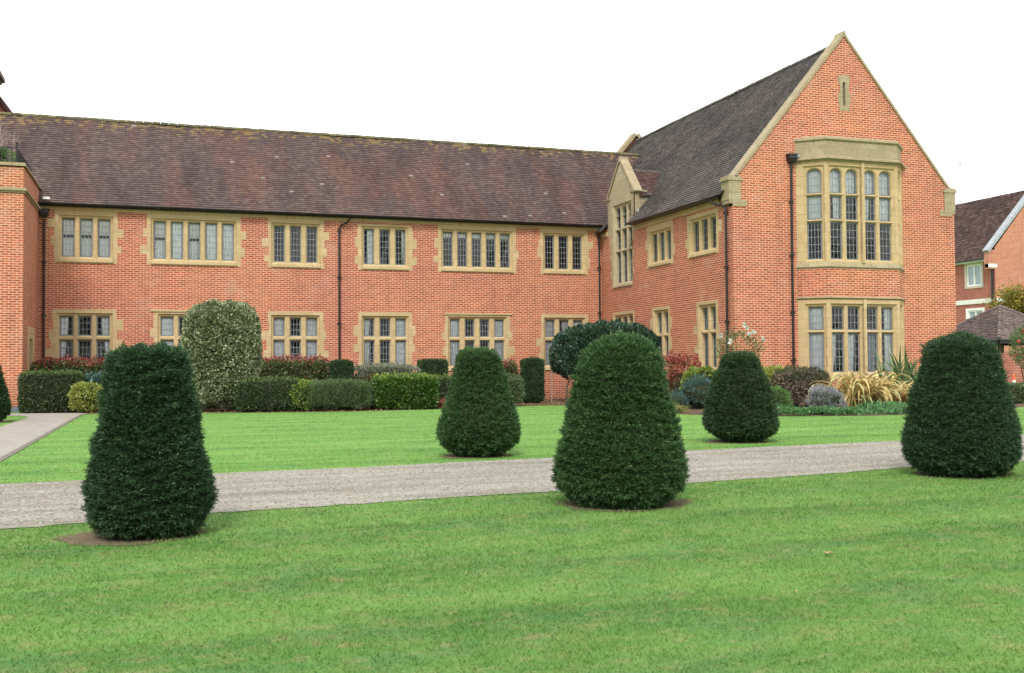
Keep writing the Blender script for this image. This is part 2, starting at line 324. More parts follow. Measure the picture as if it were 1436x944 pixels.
def inside(P, poly):
    x, y = P[:, 0], P[:, 1]; r = np.zeros(len(P), bool); n = len(poly)
    for i in range(n):
        x0, y0 = poly[i]; x1, y1 = poly[(i + 1) % n]
        if y0 == y1: continue
        c = ((y0 > y) != (y1 > y)) & (x < (x1 - x0) * (y - y0) / (y1 - y0) + x0); r ^= c
    return r
class MB:
    def __init__(s): s.v = []; s.f = []; s.m = []; s.mi = 0
    def add(s, vs, fs, F=None):
        k = len(s.v)
        s.v += [tuple(F(*p)) if F else tuple(p) for p in vs]
        s.f += [tuple(i + k for i in f) for f in fs]; s.m += [s.mi] * len(fs)
    def box(s, a, b, F=None):
        (x0, y0, z0), (x1, y1, z1) = a, b
        vs = [(x0, y0, z0), (x1, y0, z0), (x1, y1, z0), (x0, y1, z0), (x0, y0, z1), (x1, y0, z1), (x1, y1, z1), (x0, y1, z1)]
        s.add(vs, [(3, 2, 1, 0), (4, 5, 6, 7), (0, 1, 5, 4), (1, 2, 6, 5), (2, 3, 7, 6), (3, 0, 4, 7)], F)
    def prism(s, poly, w0, w1, F=None):
        """poly in (u,v); extruded along w"""
        n = len(poly)
        vs = [(u, v, w0) for u, v in poly] + [(u, v, w1) for u, v in poly]
        s.add(vs, [tuple(range(n))[::-1], tuple(range(n, 2 * n))] + [(i, (i + 1) % n, (i + 1) % n + n, i + n) for i in range(n)], F)
    def flat(s, outer, holes, w, F=None):
        loops = [outer] + holes
        pts2, edges = [], []
        for lp in loops:
            k = len(pts2); pts2 += [Vector(p) for p in lp]; edges += [(k + i, k + (i + 1) % len(lp)) for i in range(len(lp))]
        vv, _, tri, _, _, _ = delaunay_2d_cdt(pts2, edges, [], 0, 1e-5)
        cen = np.array([[sum(vv[i].x for i in t) / 3, sum(vv[i].y for i in t) / 3] for t in tri])
        keep = inside(cen, outer)
        for hl in holes: keep &= ~inside(cen, hl)
        fs = []
        for t, kp in zip(tri, keep):
            if not kp: continue
            a, b, c = [vv[i] for i in t]
            fs.append(tuple(t) if (b - a).cross(c - a) > 0 else tuple(t)[::-1])
        pts = [(p.x, p.y, w) for p in vv]
        s.add(pts, fs, F)
    def loft(s, la, wa, lb, wb, F=None):
        n = len(la)
        s.add([(u, v, wa) for u, v in la] + [(u, v, wb) for u, v in lb], [(i, (i + 1) % n, (i + 1) % n + n, i + n) for i in range(n)], F)
    def tube(s, pts, r, n=8, cap=True, F=None):
        pts = [Vector(F(*p)) if F else Vector(p) for p in pts]; k = len(s.v); rr = r if hasattr(r, '__len__') else [r] * len(pts)
        for i, p in enumerate(pts):
            d = (pts[min(i + 1, len(pts) - 1)] - pts[max(i - 1, 0)]).normalized()
            a = d.cross(Vector((0, 0, 1)) if abs(d.z) < .9 else Vector((1, 0, 0))).normalized(); b = d.cross(a)
            for j in range(n):
                t = 2 * PI * j / n
                s.v.append(tuple(p + (a * math.cos(t) + b * math.sin(t)) * rr[i]))
        fs = [(k + i * n + j, k + i * n + (j + 1) % n, k + (i + 1) * n + (j + 1) % n, k + (i + 1) * n + j) for i in range(len(pts) - 1) for j in range(n)]
        if cap: fs += [tuple(k + j for j in range(n))[::-1], tuple(k + (len(pts) - 1) * n + j for j in range(n))]
        s.f += fs; s.m += [s.mi] * len(fs)
    def build(s, name, mats, parent=None, smooth=False, uvs=True, fix=False):
        me = bpy.data.meshes.new(name)
        me.from_pydata(s.v, [], s.f)
        for m in (mats if isinstance(mats, (list, tuple)) else [mats]): me.materials.append(m)
        me.polygons.foreach_set('material_index', s.m)
        if fix:
            bm = bmesh.new(); bm.from_mesh(me); bmesh.ops.recalc_face_normals(bm, faces=bm.faces); bm.to_mesh(me); bm.free()
        if smooth: me.polygons.foreach_set('use_smooth', [True] * len(s.f))
        me.update()
        if uvs: auto_uv(me)
        return link(name, me, parent)

def mesh_np(name, V, Q, mat, parent=None, smooth=False):
    """fast mesh from numpy: V (n,3), Q (m,k) faces"""
    me = bpy.data.meshes.new(name)
    me.vertices.add(len(V)); me.vertices.foreach_set('co', np.ascontiguousarray(V, np.float32).ravel())
    k = Q.shape[1]
    me.loops.add(Q.size); me.loops.foreach_set('vertex_index', np.ascontiguousarray(Q, np.int32).ravel())
    me.polygons.add(len(Q)); me.polygons.foreach_set('loop_start', np.arange(0, Q.size, k, dtype=np.int32))
    me.polygons.foreach_set('loop_total', np.full(len(Q), k, np.int32))
    if smooth: me.polygons.foreach_set('use_smooth', np.ones(len(Q), bool))
    me.materials.append(mat); me.update(calc_edges=True)
    return link(name, me, parent)

def frame(o, U, N):
    o = Vector(o); U = Vector(U).normalized(); N = Vector(N).normalized(); Z = Vector((0, 0, 1))
    return lambda u, v, w: o + U * u + Z * v + N * w

# ------------------------------------------------------------------ foliage
def unit(a): return a / np.maximum(np.linalg.norm(a, axis=-1, keepdims=True), 1e-9)
def sn(P, scale, seed):
    """cheap smooth noise in -1..1"""
    r = np.random.default_rng(seed); o = np.zeros(len(P))
    for i in range(7):
        d = unit(r.normal(size=3)) * scale * r.uniform(.6, 1.8)
        o += np.sin(P @ d * 2 * PI + r.uniform(0, 6.28)) * r.uniform(.6, 1)
    return o / 3.2
def leaves(P, D, Lg, W, seed, bend=0.0, flatup=0.0):
    """one four-sided leaf per point; D direction; Lg length array; W width ratio"""
    r = np.random.default_rng(seed); n = len(P)
    D = unit(D); s = r.normal(size=(n, 3))
    if flatup: s = s * (1 - flatup) + np.array([0, 0, 1.0]) * flatup * 2
    w = unit(np.cross(D, s)) * (Lg * W * .5)[:, None]
    nn = unit(np.cross(D, w)); L1 = Lg[:, None]
    mid = P + D * L1 * .45 + nn * L1 * bend
    V = np.stack([P, mid + w, P + D * L1, mid - w], 1).reshape(-1, 3)
    Q = np.arange(4 * n).reshape(n, 4)
    return V, Q
def super_pts(n, c, half, e, seed, zmin=-1.0):
    """points + normals on a superellipsoid |x/a|^e+...=1"""
    r = np.random.default_rng(seed); a = np.array(half, float)
    A = np.array([a[1] * a[2], a[0] * a[2], a[0] * a[1]]); A = np.repeat(A, 2); A[5] *= .25 if zmin > -.99 else 1
    face = r.choice(6, size=n, p=A / A.sum())
    q = r.uniform(-1, 1, size=(n, 3)); ax = face // 2; sg = np.where(face % 2, -1.0, 1.0)
    q[np.arange(n), ax] = sg
    k = (np.abs(q) ** e).sum(1) ** (-1 / e)
    q *= k[:, None]
    nrm = unit(np.sign(q) * np.abs(q) ** (e - 1) / a)
    return q * a + np.array(c), nrm
def core_mesh(name, c, half, e, mat, parent, disp=.05, seed=1, shrink=.86, nz=12):
    shrink = min(shrink, .86)
    g = []
    nu = 26
    for i in range(nz + 1):
        ph = -PI / 2 + PI * i / nz
        for j in range(nu):
            th = 2 * PI * j / nu
            d = np.array([math.cos(ph) * math.cos(th), math.cos(ph) * math.sin(th), math.sin(ph)])
            k = (np.abs(d) ** e).sum() ** (-1 / e); g.append(d * k)
    V = np.array(g) * np.array(half) * shrink
    V = V + unit(V) * (sn(V, 1.5, seed) * disp)[:, None] + np.array(c)
    V[:, 2] = np.maximum(V[:, 2], 0.005)
    Q = np.array([(i * nu + j, i * nu + (j + 1) % nu, (i + 1) * nu + (j + 1) % nu, (i + 1) * nu + j) for i in range(nz) for j in range(nu)])
    return mesh_np(name, V, Q, mat, parent, True)

def shrub(name, label, cat, c, half, mat, n=6000, leaf=.05, w=.5, e=2.6, rnd=.7, disp=.08, dscale=2.2, up=.3, fill=.25, seed=1,
          group=None, tops=None, topmat=None, topn=0, topleaf=None, toph=.06, core=True, rim=0.0, part='foliage', flat=0.0, topname='young_tips', extra=None):
    """a shrub standing on the ground at c, half sizes (a,b,h/2)"""
    root = empty(name, (c[0], c[1], c[2] if len(c) > 2 else 0), label, cat, group)
    z0 = c[2] if len(c) > 2 else 0
    n = int(n * 1.5)
    cc = (c[0], c[1], z0 + half[2]); r = np.random.default_rng(seed)
    P, N = super_pts(n, cc, half, e, seed)
    dd = sn(P, dscale, seed) * disp + sn(P, dscale * 3, seed + 5) * disp * .5
    P = P + N * (dd - r.uniform(0, 1, n) ** 2 * fill * min(half) + rim)[:, None]
    P[:, 2] = np.maximum(P[:, 2], z0 + .01 + r.uniform(0, .04, n))
    D = N * .9 + r.normal(size=(n, 3)) * rnd + np.array([0, 0, up])
    V, Q = leaves(P, D, leaf * r.uniform(.7, 1.45, n), w, seed, .08, flat)
    V[:, 2] = np.maximum(V[:, 2], z0 + .004)
    mesh_np(part, V, Q, mat, root)
    if core: core_mesh('inner_twigs', cc, half, e, M['twig'], root, disp * .6, seed)
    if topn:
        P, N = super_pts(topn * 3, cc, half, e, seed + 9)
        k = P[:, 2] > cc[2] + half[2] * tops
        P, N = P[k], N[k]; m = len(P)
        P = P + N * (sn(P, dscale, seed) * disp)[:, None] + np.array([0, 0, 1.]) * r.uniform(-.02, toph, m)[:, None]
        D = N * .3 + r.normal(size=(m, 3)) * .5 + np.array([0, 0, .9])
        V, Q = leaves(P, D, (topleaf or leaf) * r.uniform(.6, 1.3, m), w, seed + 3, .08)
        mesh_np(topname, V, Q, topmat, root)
    if extra: extra(root)
    return root

# ------------------------------------------------------------------ the ground
def sheet(name, poly, z, mat, kind='structure', edge=None):
    b = MB(); b.flat(poly, [], z); o = b.build(name, mat); o['kind'] = kind; return o
R0 = 700
sheet('ground', [(-R0, -R0), (R0, -R0), (R0, R0), (-R0, R0)], 0.0, M['turf'])
def near_edge(x): return 9.02 + .125 * x + .06 * math.sin(x * .9) + .03 * math.sin(x * 2.3 + 1)
def far_edge(x): return 12.48 + .118 * x + .05 * math.sin(x * .8 + 2) + .03 * math.sin(x * 2.1)
def jag(x, s): return .018 * math.sin(x * 17 + s) + .012 * math.sin(x * 41 + 2 * s)
xs = [-40 + i * .12 for i in range(0, 950)]
drive = [(x, near_edge(x) + jag(x, 1)) for x in xs] + [(x, far_edge(x) + jag(x, 4)) for x in reversed(xs)]
sheet('driveway', drive, .006, M['gravel'])
PXL, PXR = -3.28, -2.10
sheet('path', [(PXL, far_edge(PXL) - .02), (PXR, far_edge(PXR) - .02), (PXR, 31.1), (-1.9, 31.5), (-2.2, 32.4), (-4.4, 33.0), (-4.4, 34.15), (-9, 34.15), (-9, 31.6), (-3.6, 31.2), (PXL, 30.2)], .011, M['concrete'])
sheet('path_edging', [(PXR, 12.4), (PXR + .09, 12.4), (PXR + .09, 31.0), (PXR, 31.0)], .009, M['edging'])
BED = [(-2.05, 31.5), (-1.5, 31.9), (0.0, 31.3), (2.0, 30.55), (3.6, 29.95), (5.4, 29.75), (6.2, 29.85), (8.2, 30.35), (9.8, 30.9), (11.6, 31.7), (12.9, 30.6), (13.4, 28.4), (12.75, 25.6), (12.5, 23.6), (13.4, 22.3), (15, 21.25), (17, 20.9), (19, 21.6), (21.5, 22.6), (24, 23.8), (26.5, 25), (27.2, 28.3)]
wallpts = [(25.23, 28.4), (16.9, 28.4), (16.9, 38.2), (-3.8, 38.2), (-3.8, 33.1), (-2.2, 32.5)]
def smooth_poly(pts, it=3):
    for _ in range(it):
        q = [pts[0]]
        for a, b in zip(pts, pts[1:]):
            q += [(a[0] * .75 + b[0] * .25, a[1] * .75 + b[1] * .25), (a[0] * .25 + b[0] * .75, a[1] * .25 + b[1] * .75)]
        pts = q + [pts[-1]]
    return pts
BEDS = smooth_poly(BED)
sheet('flower_bed', BEDS + wallpts, .005, M['soil'])

# ------------------------------------------------------------------ yews
def profile_pts(prof, n, seed):
    """prof: list of (z, r); area weighted points and normals on the surface of revolution"""
    z = np.array([p[0] for p in prof]); rr = np.array([p[1] for p in prof])
    seg = np.hypot(np.diff(z), np.diff(rr)) * (rr[1:] + rr[:-1]) / 2
    r = np.random.default_rng(seed)
    i = r.choice(len(seg), size=n, p=seg / seg.sum()); t = r.uniform(0, 1, n)
    zz = z[i] + (z[i + 1] - z[i]) * t; ra = rr[i] + (rr[i + 1] - rr[i]) * t; th = r.uniform(0, 2 * PI, n)
    dz = z[i + 1] - z[i]; dr = rr[i + 1] - rr[i]; l = np.hypot(dz, dr)
    nr = -dz / l * -1; nz = -dr / l
    nr = dz / l
    sgn = np.where(nr * 1 < 0, 1, 1)
    N = np.stack([np.cos(th) * nr, np.sin(th) * nr, nz], 1)
    P = np.stack([np.cos(th) * ra, np.sin(th) * ra, zz], 1)
    return P, N
def resample(prof):
    z = [p[0] for p in prof]; r = [p[1] for p in prof]; out = []
    for i in range(len(prof) - 1):
        for k in range(4):
            t = k / 4; p0 = prof[max(i - 1, 0)]; p1 = prof[i]; p2 = prof[i + 1]; p3 = prof[min(i + 2, len(prof) - 1)]
            f = lambda a, b, c, d: .5 * (2 * b + (c - a) * t + (2 * a - 5 * b + 4 * c - d) * t * t + (3 * b - a - 3 * c + d) * t ** 3)
            out.append((f(p0[0], p1[0], p2[0], p3[0]), max(0, f(p0[1], p1[1], p2[1], p3[1]))))
    return out + [prof[-1]]
def yew(label, c, prof, mat, ntuft, seed, leaf=.026, tilt=0.0):
    root = empty('yew_topiary', (c[0], c[1], 0), label, 'topiary', 'clipped yew domes on the lawns')
    prof = resample(sorted(prof)); H = prof[-1][0]
    P, N = profile_pts(prof, ntuft, seed); r = np.random.default_rng(seed + 1)
    lump = lambda X: sn(X * [1, 1, 1.4], 1.3, seed) * .022 + sn(X * [1, 1, 2.0], 5.5, seed + 3) * .016
    fine = lambda X: sn(X * [1, 1, 2.4], 8, seed + 7) * .026
    stray = (r.uniform(0, 1, len(P)) > .985) * r.uniform(0, .035, len(P))
    P = P + N * (lump(P) + fine(P) - r.uniform(0, 1, len(P)) ** 2 * .035 + stray - .030)[:, None]
    k = 9
    tang = unit(np.cross(N, [0, 0, 1.0]) + 1e-6)
    # every tuft is a flat drooping spray: needles off both sides of a short shoot
    sh = unit(N * .75 + tang * r.normal(size=(len(P), 1)) * .75 + np.array([0, 0, 1.]) * r.normal(.16, .38, size=(len(P), 1)))
    A, D = [], []
    for i in range(k):
        t = (i + .5) / k
        side = 1 if i % 2 else -1
        base = P + sh * (t * .045 - .02)
        lat = unit(np.cross(sh, r.normal(size=P.shape) * .35 + np.array([0, 0, 1.])))
        A.append(base); D.append(sh * (.45 + t * .8) + lat * side * (1.1 - t * .7) + r.normal(size=P.shape) * .22)
    A = np.concatenate(A); D = np.concatenate(D)
    V, Q = leaves(A, D, leaf * r.uniform(.6, 1.25, len(A)), .24, seed + 2, .03, .5)
    V = V + np.array([c[0], c[1], 0]); V[:, 2] = np.maximum(V[:, 2], .006)
    mesh_np('foliage', V, Q, mat, root)
    # twiggy body under the sprays
    nu = 72; Vc = []
    for z, rad in prof:
        for j in range(nu):
            th = 2 * PI * j / nu; Vc.append((math.cos(th) * rad, math.sin(th) * rad, z))
    Vc = np.array(Vc); Nn = unit(Vc * [1, 1, 0] + 1e-9)
    Vc = Vc + Nn * (lump(Vc) - .075)[:, None]; Vc[:, 2] = np.maximum(.02, Vc[:, 2] - .03 * (Vc[:, 2] / H) ** 3)
    Vc = Vc + np.array([c[0], c[1], 0])
    Qc = np.array([(i * nu + j, i * nu + (j + 1) % nu, (i + 1) * nu + (j + 1) % nu, (i + 1) * nu + j) for i in range(len(prof) - 1) for j in range(nu)])
    mesh_np('inner_twigs', Vc, Qc, M['twig'], root, True)
    b = MB()
    b.tube([(c[0], c[1], 0), (c[0] + .01, c[1], .15), (c[0], c[1], .5)], [.07, .05, .04], 10)
    b.build('trunk', M['bark'], root)
    return root
def px_prof(rows, ybase, depth, F=1459.8):
    """half widths read as (height above foot, radius) in metres"""
    return [((ybase - y) * depth / F, hw * depth / F) for y, hw in rows]
YP = {}
YP['L'] = [(z * 0.94, r * 0.92) for z, r in px_prof([(478, 0), (483, 40), (492, 57), (520, 65), (560, 71), (600, 77), (650, 85), (690, 90), (720, 90), (745, 79), (757, 62)], 758, 7.72)]
YP['M'] = [(z * 0.945, r * 0.995) for z, r in px_prof([(464, 0), (466, 18), (472, 34), (484, 48), (504, 59), (532, 67), (565, 74), (600, 81), (630, 89), (660, 93), (682, 92), (702, 79), (715, 62)], 716, 9.2)]
YP['R'] = [(z * 0.975, r * 0.95) for z, r in px_prof([(469, 0), (473, 22), (487, 47), (516, 57), (544, 65), (573, 73), (602, 79), (630, 83), (650, 80), (664, 66), (672, 50)], 673, 11.4)]
YP['4'] = [(z * 0.965, r * 1.0) for z, r in px_prof([(486, 0), (489, 22), (500, 31), (520, 36), (537, 40), (567, 48), (590, 56), (607, 58), (622, 54), (634, 42), (641, 32)], 642, 14.4)]
YP['5'] = [(z * 0.975, r * 1.0) for z, r in px_prof([(492, 0), (495, 18), (502, 27), (517, 32), (536, 39), (555, 45), (574, 50), (593, 53), (605, 49), (615, 36), (621, 26)], 622, 16.8)]
YP['0'] = px_prof([(500, 0), (503, 9), (515, 14), (539, 21), (556, 25), (575, 28), (585, 25), (592, 16)], 593, 25.0)
yew('dark clipped yew dome nearest the camera, at the left of the front lawn', (-.07, 8.13), YP['L'], L['yew'], 24000, 21)
yew('bright green clipped yew bell, the middle one of the front lawn', (3.85, 8.42), YP['M'], L['yew2'], 27000, 22)
yew('broad dark clipped yew dome at the right of the front lawn, beside the driveway', (8.36, 9.30), YP['R'], L['yew'], 24000, 23)
yew('small clipped yew bell left of centre on the far side of the driveway', (4.18, 13.8), YP['4'], L['yew2'], 14000, 24, .033)
yew('small dark clipped yew bell across the driveway in front of the corner downpipe', (8.84, 14.7), YP['5'], L['yewdark'], 14000, 25, .034)
yew('distant clipped yew dome cut off by the left edge, left of the concrete path', (-3.9, 27.7), YP['0'], L['yewdark'], 5000, 26, .06)
for i, (x, y, a, b2, dx, dy) in enumerate([(-.07, 8.13, .50, .40, -.12, -.04), (3.85, 8.42, .60, .46, .03, -.03), (8.36, 9.3, .54, .42, .02, 0), (4.18, 13.8, .5, .42, -.06, 0), (8.84, 14.7, .52, .42, -.10, 0), (-3.9, 27.7, .6, .5, 0, 0)]):
    poly = []
    for k in range(48):
        t = 2 * PI * k / 48; q = 1 + .07 * math.sin(3 * t + i) + .05 * math.sin(7 * t + 2 * i) + .03 * math.sin(17 * t)
        poly.append((x + dx + a * q * math.cos(t), y + dy + b2 * q * math.sin(t)))
    sheet('bare_earth', poly, .004 if i < 5 else .013, M['bare'])

# ------------------------------------------------------------------ lawn blades
def blades():
    r = np.random.default_rng(5)
    Vs, k0 = [], 0; bedpoly = BEDS + wallpts
    zones = [(2.6, 4.0, 5200, .018, .0030), (4.0, 5.0, 4600, .018, .0032), (5.0, 6.2, 3300, .019, .0038), (6.2, 7.6, 2300, .020, .0045), (7.6, 11.2, 1500, .021, .0055), (11.2, 15.5, 800, .014, .007), (15.5, 22, 350, .013, .009), (22, 34, 110, .014, .014)]
    for y0, y1, dens, hgt, wid in zones:
        x0 = -.16 * y1 - 1.2; x1 = 1.05 * y1 + 1.2
        n = int((x1 - x0) * (y1 - y0) * dens)
        P = np.stack([r.uniform(x0, x1, n), r.uniform(y0, y1, n)], 1)
        P = P[(P[:, 0] < 1.06 * P[:, 1] + 1.2) & (P[:, 0] > -.16 * P[:, 1] - 1.2)]
        x, y = P[:, 0], P[:, 1]
        ne = 9.02 + .125 * x + .06 * np.sin(x * .9) + .03 * np.sin(x * 2.3 + 1); fe = 12.48 + .118 * x + .05 * np.sin(x * .8 + 2) + .03 * np.sin(x * 2.1)
        wob = .03 * np.sin(x * 23) + r.normal(0, .022, len(x))
        keep = (y < ne + wob) | (y > fe - wob)
        keep &= ~((x > PXL) & (x < PXR + .05) & (y > fe)) & ~((x < -1.6) & (y > 31))
        keep &= ~inside(P, bedpoly)
        for (cx, cy, a, b2) in [(-.19, 8.09, .44, .36), (3.88, 8.39, .54, .42), (8.38, 9.3, .50, .38), (4.12, 13.8, .46, .38), (8.74, 14.7, .48, .38), (-3.9, 27.7, .5, .4)]:
            q = ((x - cx) / a) ** 2 + ((y - cy) / b2) ** 2
            keep &= q > 1 + r.normal(0, .18, len(x))
        P = P[keep]; n = len(P)
        tuft = sn(np.stack([P[:, 0], P[:, 1], P[:, 0] * 0], 1), 1.4, 3)
        h = hgt * r.uniform(.5, 1.25, n) * (1 + .3 * tuft)
        th = r.uniform(0, 2 * PI, n); lean = r.uniform(.2, 1.5, n); ld = r.uniform(0, 2 * PI, n)
        b = np.stack([P[:, 0], P[:, 1], np.full(n, .0)], 1)
        w = np.stack([np.cos(th), np.sin(th), np.zeros(n)], 1) * (wid * r.uniform(.6, 1.3, n))[:, None]
        tip = b + np.stack([np.cos(ld) * lean * h, np.sin(ld) * lean * h, h], 1)
        Vs.append(np.stack([b - w, b + w, tip], 1).reshape(-1, 3))
    V = np.concatenate(Vs); Q = np.arange(len(V)).reshape(-1, 3)
    o = mesh_np('grass', V, Q, M['blade'])
    tag(o, 'short mown green lawn grass on both sides of the driveway', 'grass', kind='stuff')
    print('blades', len(Q))
blades()

# pebbles along the drive, many and tiny
def pebbles():
    r = np.random.default_rng(8); n = 26000
    x = r.uniform(-4, 22, n); t = r.uniform(0, 1, n) ; y = 9.02 + .125 * x + t * 3.4 + .02
    s = r.uniform(.004, .012, n)
    c = np.stack([x, y, np.full(n, .008)], 1)
    base = np.array([[-1, -1, 0], [1, -1, 0], [1, 1, 0], [-1, 1, 0], [0, 0, 1.0]])
    a = r.uniform(0, 6.28, n); ca, sa = np.cos(a), np.sin(a)
    B = np.repeat(base[None], n, 0) * s[:, None, None] * r.uniform(.6, 1.3, (n, 5, 1))
    X = B[:, :, 0] * ca[:, None] - B[:, :, 1] * sa[:, None]; Y = B[:, :, 0] * sa[:, None] + B[:, :, 1] * ca[:, None]
    V = (np.stack([X, Y, B[:, :, 2] * .8], 2) + c[:, None]).reshape(-1, 3)
    k = np.arange(n)[:, None] * 5
    Q = np.concatenate([k + np.array([[0, 1, 4]]), k + np.array([[1, 2, 4]]), k + np.array([[2, 3, 4]]), k + np.array([[3, 0, 4]])])
    o = mesh_np('loose_gravel', V, Q, mat_leaf('gravel_stones', [(0, (.18, .16, .13)), (.6, (.32, .29, .25)), (1, (.50, .47, .43))], .9, .2, 0, 2, .1))
    tag(o, 'fine loose gravel scattered over the driveway', 'gravel', kind='stuff')
pebbles()

# fallen leaves
def fallen_leaf(x, y, s, label, z=.02):
    b = MB(); a = random.uniform(0, 6.28); ca, sa = math.cos(a), math.sin(a)
    pts = [(-1, 0, .1), (-.5, .38, .22), (.1, .5, .05), (.6, .25, .2), (1, 0, .35), (.55, -.3, .1), (0, -.5, .25), (-.55, -.33, .05), (0, 0, .0)]
    F = lambda u, v, w: Vector((x + (u * ca - v * sa) * s, y + (u * sa + v * ca) * s, z + w * s))
    b.add(pts, [(i, (i + 1) % 8, 8) for i in range(8)], F)
    o = b.build('fallen_leaf', M['deadleaf'], uvs=False)
    tag(o, label, 'leaf', 'fallen leaves'); return o
fallen_leaf(4.0, 5.62, .045, 'large curled tan leaf lying on the front lawn right of the middle yew')
fallen_leaf(3.17, 4.74, .018, 'tiny pale leaf alone low on the front lawn, below the large tan leaf')
fallen_leaf(4.62, 8.45, .03, 'orange-brown leaf on the bare earth just right of the middle front yew')
for x, y in [(-.55, 9.6), (.25, 10.2), (-1.0, 10.4), (1.7, 9.9), (2.9, 10.8), (-.9, 11.5), (7.4, 11.2), (10.9, 12.9), (11.6, 13.4), (6.6, 12.3), (9.8, 13.1), (2.2, 11.8)]:
    fallen_leaf(x, y, random.uniform(.018, .03), 'small dead brown leaf lying on the gravel driveway', .012)

# ------------------------------------------------------------------ THE MAIN BUILDING
B = empty('brick_building', (6.4, 38.3, 0), 'long two-storey red brick building with yellow stone windows and a gabled right wing', 'building')
Y0, X1, YG, XR, XC = 38.3, 16.77, 28.2, 25.23, 20.95
XL = -3.9
FM = frame((0, Y0, 0), (1, 0, 0), (0, -1, 0))            # main front: u = X
FS = frame((X1, 0, 0), (0, -1, 0), (-1, 0, 0))           # wing side: u = -Y
FG = frame((0, YG, 0), (1, 0, 0), (0, -1, 0))            # gable front: u = X
def rect(u0, v0, u1, v1): return [(u0, v0), (u1, v0), (u1, v1), (u0, v1)]
def arch(u0, v0, u1, v1, rise=.16, n=8):
    """light with a flat four-centred style head"""
    pts = [(u0, v0), (u1, v0)]; r = (u1 - u0) / 2; c = (u0 + u1) / 2
    for i in range(n + 1):
        t = PI * i / n; pts.append((c + r * math.cos(t), v1 - rise + rise * (math.sin(t) ** .8 if math.sin(t) > 0 else 0)))
    return pts
def grow(poly, d):
    c = Vector((sum(p[0] for p in poly) / len(poly), sum(p[1] for p in poly) / len(poly)))
    u0 = min(p[0] for p in poly); u1 = max(p[0] for p in poly); v0 = min(p[1] for p in poly); v1 = max(p[1] for p in poly)
    a = Vector(((u0 + u1) / 2, (v0 + v1) / 2)); sx = (u1 - u0 + 2 * d) / (u1 - u0); sy = (v1 - v0 + 2 * d) / (v1 - v0)
    return [(a.x + (p[0] - a.x) * sx, a.y + (p[1] - a.y) * sy) for p in poly]
def quoined(u0, u1, v0, v1, rr, seed, amp=.15, course=.3):
    """outline with irregular quoin blocks toothed into the brick"""
    r = random.Random(seed); right, left = [], []
    v = v0 + course * .5; pts_r = [(u1 - .02, v0)]; pts_l = [(u0 + .02, v0)]
    cur = 0; vv = v0; hs = []
    while vv < v1 - .08:
        h = min(r.choice([.225, .30, .30, .375]), v1 - vv); hs.append((vv, vv + h)); vv += h
    def side(sgn, ue):
        out = []; pat = r.choice([0, 1])
        for i, (a, b) in enumerate(hs):
            if b > v1 - .3 or i == 0: off = 0.0
            else: off = [r.uniform(.09, amp + .09), r.uniform(-.03, .05)][(i + pat) % 2]
            out += [(ue + sgn * off, a), (ue + sgn * off, b)]
        return out
    R = side(1, u1); Lf = side(-1, u0)
    out = R + Lf[::-1]
    # drop duplicates
    res = []
    for p in out:
        if not res or (abs(p[0] - res[-1][0]) > 1e-4 or abs(p[1] - res[-1][1]) > 1e-4): res.append(p)
    return res

